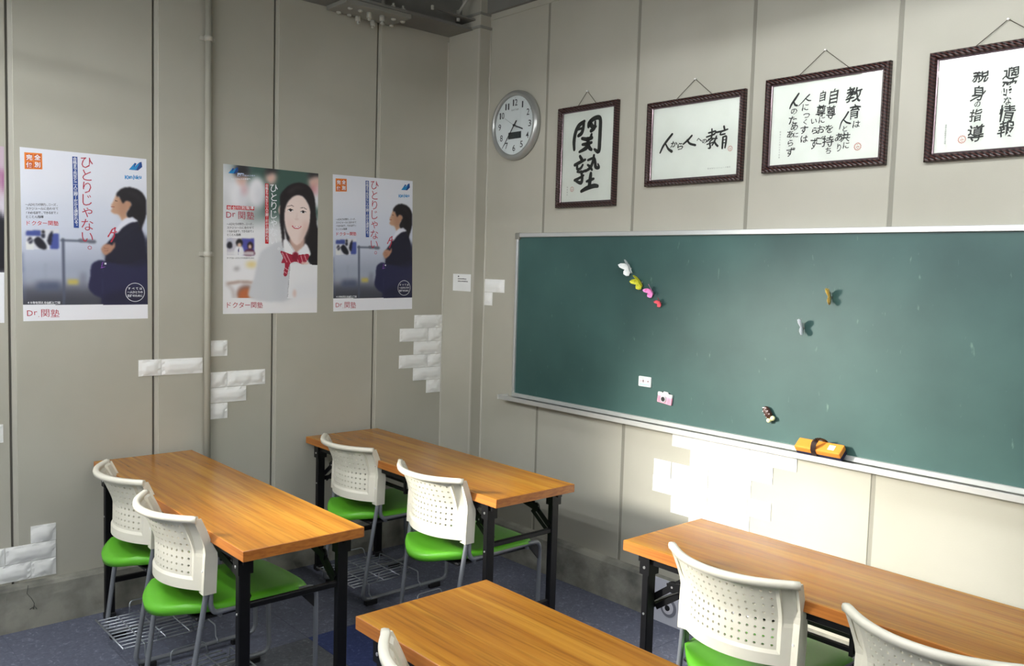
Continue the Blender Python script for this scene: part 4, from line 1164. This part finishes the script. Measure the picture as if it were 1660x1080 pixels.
# ================================================================== POSTERS
PW, PH = .513, .728
HA = Homog([(112, 57), (797, 120), (806, 1002), (130, 1018)], PW, PH)
def paint_a():
    p = Paint(HA, PW, PH, 190, 270)
    p.rect(60, 0, 900, 1080, (222, 226, 236))
    p.rect(60, 40, 900, 330, (228, 231, 240), 20)
    p.rect(60, 380, 900, 640, (206, 213, 228), 30)
    p.rect(60, 600, 900, 780, (176, 184, 202), 26)
    p.rect(60, 700, 900, 800, (150, 158, 176), 16)
    p.rect(60, 810, 900, 1080, (96, 98, 110), 8)
    p.rect(60, 870, 900, 1080, (70, 72, 82), 8)
    p.rect(200, 800, 330, 850, (84, 92, 116), 4); p.rect(130, 760, 200, 810, (160, 166, 182), 6, .6)
    p.rect(372, 786, 428, 814, (198, 182, 96), 2); p.rect(440, 750, 470, 840, (112, 116, 132), 4, .7)
    p.line([(250, 700), (250, 820)], 5, (130, 138, 156), 2, .6); p.line([(128, 640), (135, 900)], 8, (110, 118, 150), 2, .6)
    p.line([(345, 563), (350, 925)], 13, (86, 92, 112), 1); p.line([(335, 570), (440, 572)], 12, (84, 92, 110), 1); p.line([(440, 572), (515, 578)], 20, (104, 108, 122), 1)
    # bag and jacket
    p.poly([(640, 515), (695, 470), (745, 460), (775, 515), (792, 590), (800, 690), (806, 926), (570, 926), (575, 660), (575, 600), (608, 560)], (26, 25, 44), 1)
    p.poly([(500, 705), (545, 678), (590, 690), (700, 700), (806, 680), (806, 926), (572, 926), (556, 892), (516, 872), (484, 834), (492, 770)], (40, 40, 74), 1)
    p.poly([(570, 640), (660, 700), (800, 700), (800, 560), (700, 520)], (30, 30, 50), 4, .8)
    p.poly([(570, 926), (600, 860), (806, 840), (806, 926)], (34, 34, 58), 5, .8)
    p.line([(640, 560), (760, 480)], 4, (52, 52, 76), 2, .6); p.line([(560, 680), (560, 860)], 3, (62, 62, 100), 1, .6)
    # face, ear, neck
    p.poly([(634, 318), (655, 335), (700, 350), (712, 380), (694, 408), (688, 430), (702, 446), (668, 462), (650, 430), (628, 424), (610, 416), (604, 404), (612, 398), (609, 386), (606, 374), (616, 360), (624, 340)], (196, 154, 126), 1)
    p.poly([(650, 345), (700, 360), (690, 420), (660, 440), (645, 400)], (172, 128, 104), 4, .6)
    p.ell(704, 372, 13, 19, (186, 140, 112), 1); p.line([(606, 384), (622, 384)], 4, (150, 70, 66), 0)
    p.line([(628, 350), (640, 352)], 4, (60, 46, 44), 0)
    # hair
    p.poly([(634, 316), (650, 292), (680, 278), (720, 278), (762, 296), (790, 330), (797, 370), (795, 430), (780, 480), (766, 510), (758, 486), (745, 462), (722, 440), (706, 450), (694, 440), (690, 420), (706, 392), (716, 372), (708, 356), (684, 352), (670, 366), (658, 344), (648, 326), (640, 330)], (24, 20, 26), 1)
    p.poly([(690, 300), (740, 310), (770, 350), (775, 400), (760, 350), (720, 320)], (58, 50, 56), 3, .5)
    # collar and ribbon
    p.poly([(630, 520), (652, 480), (690, 444), (736, 452), (748, 464), (708, 474), (668, 500), (640, 530)], (226, 228, 240), 1)
    p.line([(590, 548), (612, 510), (628, 500), (622, 548), (606, 578)], 7, (186, 40, 66), 0); p.line([(600, 530), (636, 522)], 6, (206, 70, 90), 0)
    # hand
    p.poly([(552, 620), (566, 596), (590, 588), (612, 596), (624, 578), (628, 600), (612, 626), (580, 652), (566, 646)], (182, 136, 112), 1)
    p.line([(566, 612), (590, 616)], 4, (140, 96, 80), 0, .6); p.line([(570, 628), (592, 626)], 4, (140, 96, 80), 0, .6)
    # small strap tag
    p.line([(560, 690), (552, 722), (572, 716)], 4, (130, 70, 170), 0); p.ell(575, 698, 6, 6, (230, 230, 240), 0)
    # inset photograph
    p.rect(146, 510, 323, 622, (214, 216, 224)); p.rect(146, 516, 226, 546, (70, 84, 152), 1); p.rect(276, 534, 322, 620, (74, 88, 160), 1); p.rect(146, 580, 186, 620, (226, 228, 226), 1)
    p.poly([(196, 556), (222, 556), (256, 600), (250, 620), (214, 612), (188, 576)], (28, 28, 40), 1); p.poly([(262, 560), (276, 530), (290, 520), (286, 560), (280, 596), (264, 590)], (30, 30, 44), 1)
    p.ell(238, 524, 8, 10, (30, 28, 34), 1); p.poly([(228, 536), (248, 536), (246, 556), (230, 556)], (40, 42, 60), 1); p.ell(168, 572, 14, 18, (36, 36, 54), 1); p.line([(196, 552), (150, 584)], 5, (240, 240, 240), 1)
    # bottom band
    p.rect(60, 926, 900, 1080, (238, 239, 244)); 
    return p.mesh('picture_print', .0012, print_m)
def stack(lines, H, x0, x1, ys, px):
    out = []
    for s_, y in zip(lines, ys):
        n = len(s_); st = (x1 - x0) / n
        for i, c in enumerate(s_):
            if c in '　 ': continue
            q = H(x0 + st * (i + .5), y); sc = H.scale(x0, y); out.append((c, q[0], q[1] - (sc[1] * px * .3 if c in '、。' else 0), px * sc[0]))
    return out
def vstack(s_, H, xa, xb, y0, y1, px):
    n = len(s_); out = []
    for i, c in enumerate(s_):
        k = (i + .5) / n; x = xa + (xb - xa) * k; y = y0 + (y1 - y0) * k
        if c == '。': x += px * .15; y -= (y1 - y0) / n * .15
        q = H(x, y); sc = H.scale(x, y)
        out.append((c, q[0], q[1], px * sc[0], None, math.pi / 2 if c in 'ー—' else 0.0))
    return out
def flat(name, H, pts, z, m, t):
    bm = bm_new(); add_poly(bm, [H(*p) for p in pts], z); o = obj(name, bm, m, t); return o
def logo(t, H, x, y, s, z):
    flat('logo_mark', H, [(x - .95 * s, y + .42 * s), (x - .1 * s, y - .55 * s), (x + .15 * s, y - .42 * s), (x - .15 * s, y + .02 * s), (x + .55 * s, y - .62 * s), (x + .85 * s, y - .70 * s), (x + .95 * s, y + .05 * s), (x + .35 * s, y + .55 * s)], z, dblue_m, t)
    flat('logo_highlight', H, [(x - .95 * s, y + .44 * s), (x - .1 * s, y - .5 * s), (x - .3 * s, y + .1 * s), (x + .6 * s, y - .55 * s), (x + .1 * s, y + .45 * s), (x - .3 * s, y + .5 * s)], z + .0003, lblue_m, t)
PRINT_A = paint_a()
def poster_a(label, x, z, rot):
    t = lthing('wall_poster', label, 'poster', x, z, group='tutoring posters on the panelled wall', rot=rot)
    H = HA
    bm = bm_new(); add_box(bm, -PW / 2, PW / 2, -PH / 2, PH / 2, 0.0, .001); obj('sheet', bm, paper_m, t)
    obj('picture_print', PRINT_A, None, t)
    Z = .0016
    # orange square logo
    flat('orange_block', H, [(136, 86), (232, 92), (234, 180), (138, 178)], Z, orange_m, t)
    bm = bm_new()
    for (a, b) in ((144, 95), (188, 97), (146, 137), (189, 138)): add_poly(bm, [H(a, b), H(a + 38, b + 1), H(a + 38, b + 37), H(a, b + 36)], Z + .0003)
    o = obj('red_tiles', bm, mat('tile_orange', (206, 92, 36), .45), t); o['kind'] = 'stuff'
    bm = letters(stack(['完全', '個別'], H, 141, 229, (114, 155), 34), Z + .0006, bold=.03); obj('lettering', bm, white_print, t)
    # headline and strip
    bm = letters(vstack('ひとりじゃない。', H, 474, 478, 108, 655, 78), Z, bold=-.004); obj('headline', bm, crimson_m, t)
    flat('blue_strip', H, [(395, 108), (423, 110), (431, 502), (403, 501)], Z, blue_m, t)
    bm = letters(vstack('合格まで先生と二人三脚—だから頑張れる。', H, 409, 417, 112, 498, 22), Z + .0004, bold=.015); obj('lettering', bm, white_print, t)
    bm = letters(stack(['一人ひとりの学力、ニーズ、', 'スケジュールに合わせて', '「わかるまで、できるまで」', 'とことん指導'], H, 143, 320, (374, 396, 419), 18)[:37] + stack(['とことん指導'], H, 143, 240, (441,), 18), Z, bold=.008); obj('small_print', bm, black_print, t)
    bm = letters(stack(['ドクター関塾'], H, 143, 322, (476,), 31), Z, bold=.006); obj('lettering', bm, red_m, t)
    bm = letters(stack(['40年を超える信頼と実績'], H, 150, 330, (915,), 17), Z, bold=.02); obj('lettering', bm, white_print, t)
    bm = letters(stack(['Dr'], H, 150, 212, (973,), 50) + stack(['.'], H, 205, 222, (992,), 40) + stack(['関塾'], H, 222, 328, (973,), 53), Z, bold=.0); obj('lettering', bm, crimson_m, t)
    # right logo
    logo(t, H, 738, 162, 38, Z)
    bm = letters([(c, H(686 + 0, 0)[0], 0, 1) for c in []] + stack(['Kanjuku'], H, 684, 770, (221,), 30), Z, bold=.03); obj('lettering', bm, lblue_m, t)
    # round badge
    bm = bm_new(); c = H(736, 857); r0 = 53 * H.scale(736, 857)[0]
    N = 40
    for k in range(N):
        a, b = 2 * math.pi * k / N, 2 * math.pi * (k + 1) / N
        add_poly(bm, [(c[0] + r0 * math.cos(a), c[1] + r0 * math.sin(a)), (c[0] + r0 * math.cos(b), c[1] + r0 * math.sin(b)), (c[0] + r0 * .95 * math.cos(b), c[1] + r0 * .95 * math.sin(b)), (c[0] + r0 * .95 * math.cos(a), c[1] + r0 * .95 * math.sin(a))], Z)
    obj('badge_ring', bm, white_print, t)
    bm = letters(stack(['すべては'], H, 694, 778, (836,), 15) + stack(['一人ひとりの', '生徒のために'], H, 694, 778, (856, 876), 15), Z, bold=.02); obj('lettering', bm, white_print, t)
    return t
poster_a('tutoring poster of a girl in a navy jacket looking up, leftmost whole poster', -2.041, 1.697, .008)

HB = Homog([(85, 57), (703, 122), (695, 1030), (88, 1038)], PW, PH)
def paint_b():
    p = Paint(HB, PW, PH, 190, 270)
    p.rect(40, 0, 760, 1080, (232, 233, 236))
    p.rect(210, 0, 760, 420, (66, 94, 86), 12); p.rect(120, 40, 240, 120, (110, 130, 126), 14, .8)
    p.rect(85, 240, 330, 420, (214, 216, 220), 12, .8)
    for x, y, hx, hy in ((190, 250, 205, 145), (300, 240, 395, 140), (690, 250, 675, 165)):
        p.ell(x, y, 62 if x < 600 else 30, 100, (238, 238, 242), 5); p.ell(x + 25, y + 40, 30, 80, (206, 208, 216), 6, .5)
        p.ell(hx, hy + 6, 36, 48, (222, 188, 176), 4); p.poly([(hx - 42, hy - 10), (hx - 20, hy - 58), (hx + 25, hy - 60), (hx + 44, hy - 10), (hx + 20, hy - 26)], (38, 34, 40), 4, .9)
    p.ell(205, 100, 48, 42, (44, 42, 46), 5, .9); p.ell(670, 230, 30, 30, (220, 120, 130), 6, .7); p.ell(222, 225, 12, 40, (210, 120, 126), 5, .6)
    # pale lower background with desks
    p.rect(40, 520, 330, 1000, (240, 240, 242), 10); p.ell(270, 716, 34, 14, (238, 214, 120), 4); p.line([(165, 745), (185, 742)], 12, (90, 84, 84), 3, .8)
    p.line([(120, 840), (200, 828), (280, 834)], 10, (150, 110, 92), 2); p.ell(238, 905, 62, 56, (150, 120, 112), 3); p.ell(240, 918, 54, 46, (196, 112, 70), 3); p.line([(110, 838), (150, 880), (160, 935)], 12, (180, 166, 162), 3)
    p.rect(60, 936, 760, 1080, (240, 240, 242))
    # sweater
    p.poly([(380, 600), (450, 566), (500, 585), (520, 700), (530, 937), (262, 937), (290, 800), (310, 700), (330, 640)], (212, 215, 220), 2)
    p.poly([(430, 620), (500, 640), (520, 800), (520, 937), (430, 937), (420, 760)], (196, 200, 208), 8, .5)
    # hair behind
    p.poly([(455, 300), (478, 232), (530, 192), (590, 184), (648, 214), (678, 280), (684, 380), (690, 440), (703, 520), (703, 722), (640, 700), (625, 600), (600, 640), (530, 640), (500, 560)], (34, 28, 32), 1)
    # neck
    p.poly([(520, 540), (610, 540), (604, 620), (560, 650), (530, 610)], (206, 170, 156), 2)
    # face
    p.ell(457, 362, 13, 30, (226, 198, 186), 1)
    p.poly([(482, 330), (500, 280), (545, 262), (600, 268), (642, 300), (654, 350), (652, 410), (640, 470), (612, 540), (578, 584), (556, 588), (530, 560), (502, 510), (486, 450), (478, 390)], (242, 222, 214), 1)
    p.poly([(640, 470), (612, 540), (578, 584), (590, 520), (620, 440)], (216, 184, 172), 4, .7); p.ell(520, 450, 22, 26, (240, 206, 198), 5, .6); p.ell(612, 455, 20, 26, (236, 200, 190), 5, .6)
    for ex, ey in ((522, 362), (604, 374)):
        p.ell(ex, ey, 17, 8, (236, 232, 232), 0); p.ell(ex + 1, ey, 8.5, 8.5, (38, 28, 28), 0); p.line([(ex - 18, ey - 2), (ex, ey - 9), (ex + 18, ey - 1)], 4, (50, 36, 36), 0)
    p.line([(504, 336), (530, 330), (542, 338)], 4, (90, 66, 62), 0, .8); p.line([(588, 348), (606, 344), (626, 356)], 4, (90, 66, 62), 0, .8)
    p.line([(566, 380), (562, 414)], 4, (222, 192, 182), 1, .7); p.line([(552, 420), (574, 422)], 4, (196, 150, 140), 1, .8)
    p.poly([(532, 462), (562, 470), (594, 466), (580, 482), (558, 486), (542, 478)], (206, 92, 100), 0); p.poly([(540, 466), (562, 472), (588, 469), (574, 477), (556, 478)], (248, 244, 244), 0)
    # fringe and side locks
    p.poly([(455, 340), (462, 270), (498, 214), (550, 188), (604, 188), (650, 222), (676, 290), (684, 380), (690, 430), (672, 500), (654, 560), (640, 600), (644, 520), (652, 430), (650, 360), (626, 300), (590, 262), (548, 268), (510, 300), (488, 350), (480, 420), (484, 520), (488, 592), (474, 600), (462, 500), (452, 420)], (34, 27, 31), 1)
    p.poly([(500, 240), (560, 206), (620, 220), (560, 222), (520, 250)], (84, 70, 74), 3, .5)
    # collar
    p.poly([(476, 560), (500, 556), (540, 610), (556, 646), (520, 660), (482, 630)], (246, 247, 250), 1); p.poly([(560, 646), (604, 600), (622, 580), (646, 620), (650, 660), (600, 660)], (244, 245, 249), 1)
    p.line([(498, 560), (552, 640)], 3, (196, 200, 210), 0, .8)
    # ribbon
    p.poly([(458, 628), (520, 648), (560, 656), (640, 650), (632, 690), (604, 716), (560, 700), (520, 716), (500, 790), (478, 782), (488, 712), (464, 706), (474, 670)], (168, 34, 62), 0)
    for a, b in (((470, 640), (500, 700)), ((496, 646), (524, 706)), ((560, 660), (575, 704)), ((590, 660), (604, 706)), ((614, 656), (626, 690)), ((488, 740), (506, 752)), ((484, 764), (500, 776))): p.line([a, b], 5, (232, 168, 178), 0, .9)
    p.poly([(540, 640), (572, 644), (566, 690), (536, 684)], (140, 24, 50), 1)
    # notebook and hand
    p.poly([(520, 712), (703, 720), (700, 937), (503, 937)], (240, 241, 244), 0, smooth=False); p.poly([(530, 860), (700, 800), (700, 937), (510, 937)], (228, 230, 236), 10, .6, smooth=False)
    for k in range(20): p.ell(519 - k * .7, 722 + k * 10.6, 3.2, 3, (150, 152, 160), 0)
    p.ell(616, 708, 26, 8, (236, 208, 196), 1); p.ell(550, 905, 10, 26, (226, 196, 186), 2, .8)
    # inset photograph
    p.rect(110, 545, 288, 655, (206, 204, 214)); p.rect(206, 548, 288, 655, (84, 86, 172), 1); p.rect(110, 548, 150, 600, (196, 200, 214), 2)
    p.ell(192, 575, 22, 26, (30, 26, 30), 1); p.ell(192, 590, 13, 16, (224, 190, 172), 1); p.poly([(160, 655), (166, 606), (192, 600), (214, 606), (220, 655)], (240, 241, 246), 1); p.line([(188, 610), (184, 650)], 5, (40, 50, 110), 0)
    p.ell(262, 594, 19, 26, (44, 28, 30), 1); p.ell(260, 600, 11, 14, (226, 192, 174), 1); p.poly([(222, 655), (232, 624), (262, 616), (286, 626), (288, 655)], (96, 40, 58), 1)
    p.poly([(110, 600), (120, 570), (140, 572), (146, 600), (130, 612)], (34, 32, 44), 1); p.rect(110, 632, 288, 655, (236, 236, 238), 1, .8)
    return p.mesh('picture_print', .0012, print_m)
t = lthing('wall_poster', 'tutoring poster of a smiling schoolgirl with a red striped ribbon, right of the pipe', 'poster', -1.168, 1.716, group='tutoring posters on the panelled wall', rot=.003)
bm = bm_new(); add_box(bm, -PW / 2, PW / 2, -PH / 2, PH / 2, 0.0, .001); obj('sheet', bm, paper_m, t)
obj('picture_print', paint_b(), None, t)
H = HB; Z = .0016
logo(t, H, 150, 104, 34, Z)
bm = letters(stack(['関塾'], H, 176, 222, (130,), 24) + stack(['Kanjuku'], H, 224, 292, (135,), 13), Z, bold=.03); obj('lettering', bm, mat('print_pale_blue', (206, 222, 250), .45), t)
bm = letters(stack(['ひとりひとりの学習塾'], H, 136, 262, (158,), 12), Z, bold=.02); obj('small_print', bm, white_print, t)
bm = letters(vstack('ひとりじゃない', H, 415, 413, 190, 590, 58) + vstack('。', H, 440, 440, 600, 640, 50), Z, bold=.004); obj('headline', bm, white_print, t)
flat('red_strip', H, [(357, 186), (379, 188), (381, 582), (358, 580)], Z, red_m, t)
bm = letters(vstack('合格まで先生と二人三脚—だから頑張れる。', H, 368, 370, 190, 576, 18), Z + .0004, bold=.015); obj('lettering', bm, white_print, t)
bm = bm_new()
for k in range(6):
    a = 108 + k * 30.3; add_poly(bm, [H(a, 329 + k * 1.6), H(a + 27, 330 + k * 1.6), H(a + 27, 359 + k * .8), H(a, 357 + k * .8)], Z)
o = obj('red_tiles', bm, red_m, t); o['kind'] = 'stuff'
bm = letters(stack(['完全個別指導'], H, 108, 288, (346,), 22), Z + .0004, bold=.02); obj('lettering', bm, white_print, t)
bm = letters(stack(['Dr'], H, 106, 172, (392,), 54) + stack(['関塾'], H, 178, 290, (396,), 54), Z, bold=.0); obj('lettering', bm, crimson_m, t)
bm = letters(stack(['一人ひとりの学力、ニーズ、', 'スケジュールに合わせて', '「わかるまで、できるまで」'], H, 110, 286, (452, 476, 500), 17) + stack(['とことん指導'], H, 110, 200, (522,), 17) + stack(['すべては一人ひとりの生徒のために'], H, 110, 290, (674,), 12), Z, bold=.01); obj('small_print', bm, black_print, t)
bm = letters(stack(['ドクター関塾'], H, 106, 346, (980,), 42), Z, bold=.004); obj('lettering', bm, crimson_m, t)
poster_a('tutoring poster of a girl in a navy jacket looking up, rightmost, next to the pillar', -.563, 1.7265, .020)

# the sliver of a poster at the left edge
HC = Homog([(0, 0), (100, 0), (100, 142), (0, 142)], PW, PH)
p = Paint(HC, PW, PH, 60, 90)
p.rect(-5, -5, 105, 150, (214, 208, 220)); p.rect(-5, -5, 105, 40, (196, 176, 190), 6); p.ell(60, 30, 34, 30, (226, 190, 178), 2)
p.poly([(40, 60), (80, 48), (92, 50), (98, 54), (101, 70), (101, 101), (30, 101)], (24, 24, 34), 1); p.line([(97, 20), (100, 34)], 4, (170, 110, 150), 1)
p.rect(-5, 101, 105, 150, (238, 239, 244))
t = lthing('wall_poster', 'sliver of a poster with a dark jacket cut off by the left edge', 'poster', -2.618, 1.692, group='tutoring posters on the panelled wall', rot=-.010)
bm = bm_new(); add_box(bm, -PW / 2, PW / 2, -PH / 2, PH / 2, 0.0, .001); obj('sheet', bm, paper_m, t)
obj('picture_print', p.mesh('picture_print', .0012, print_m), None, t)
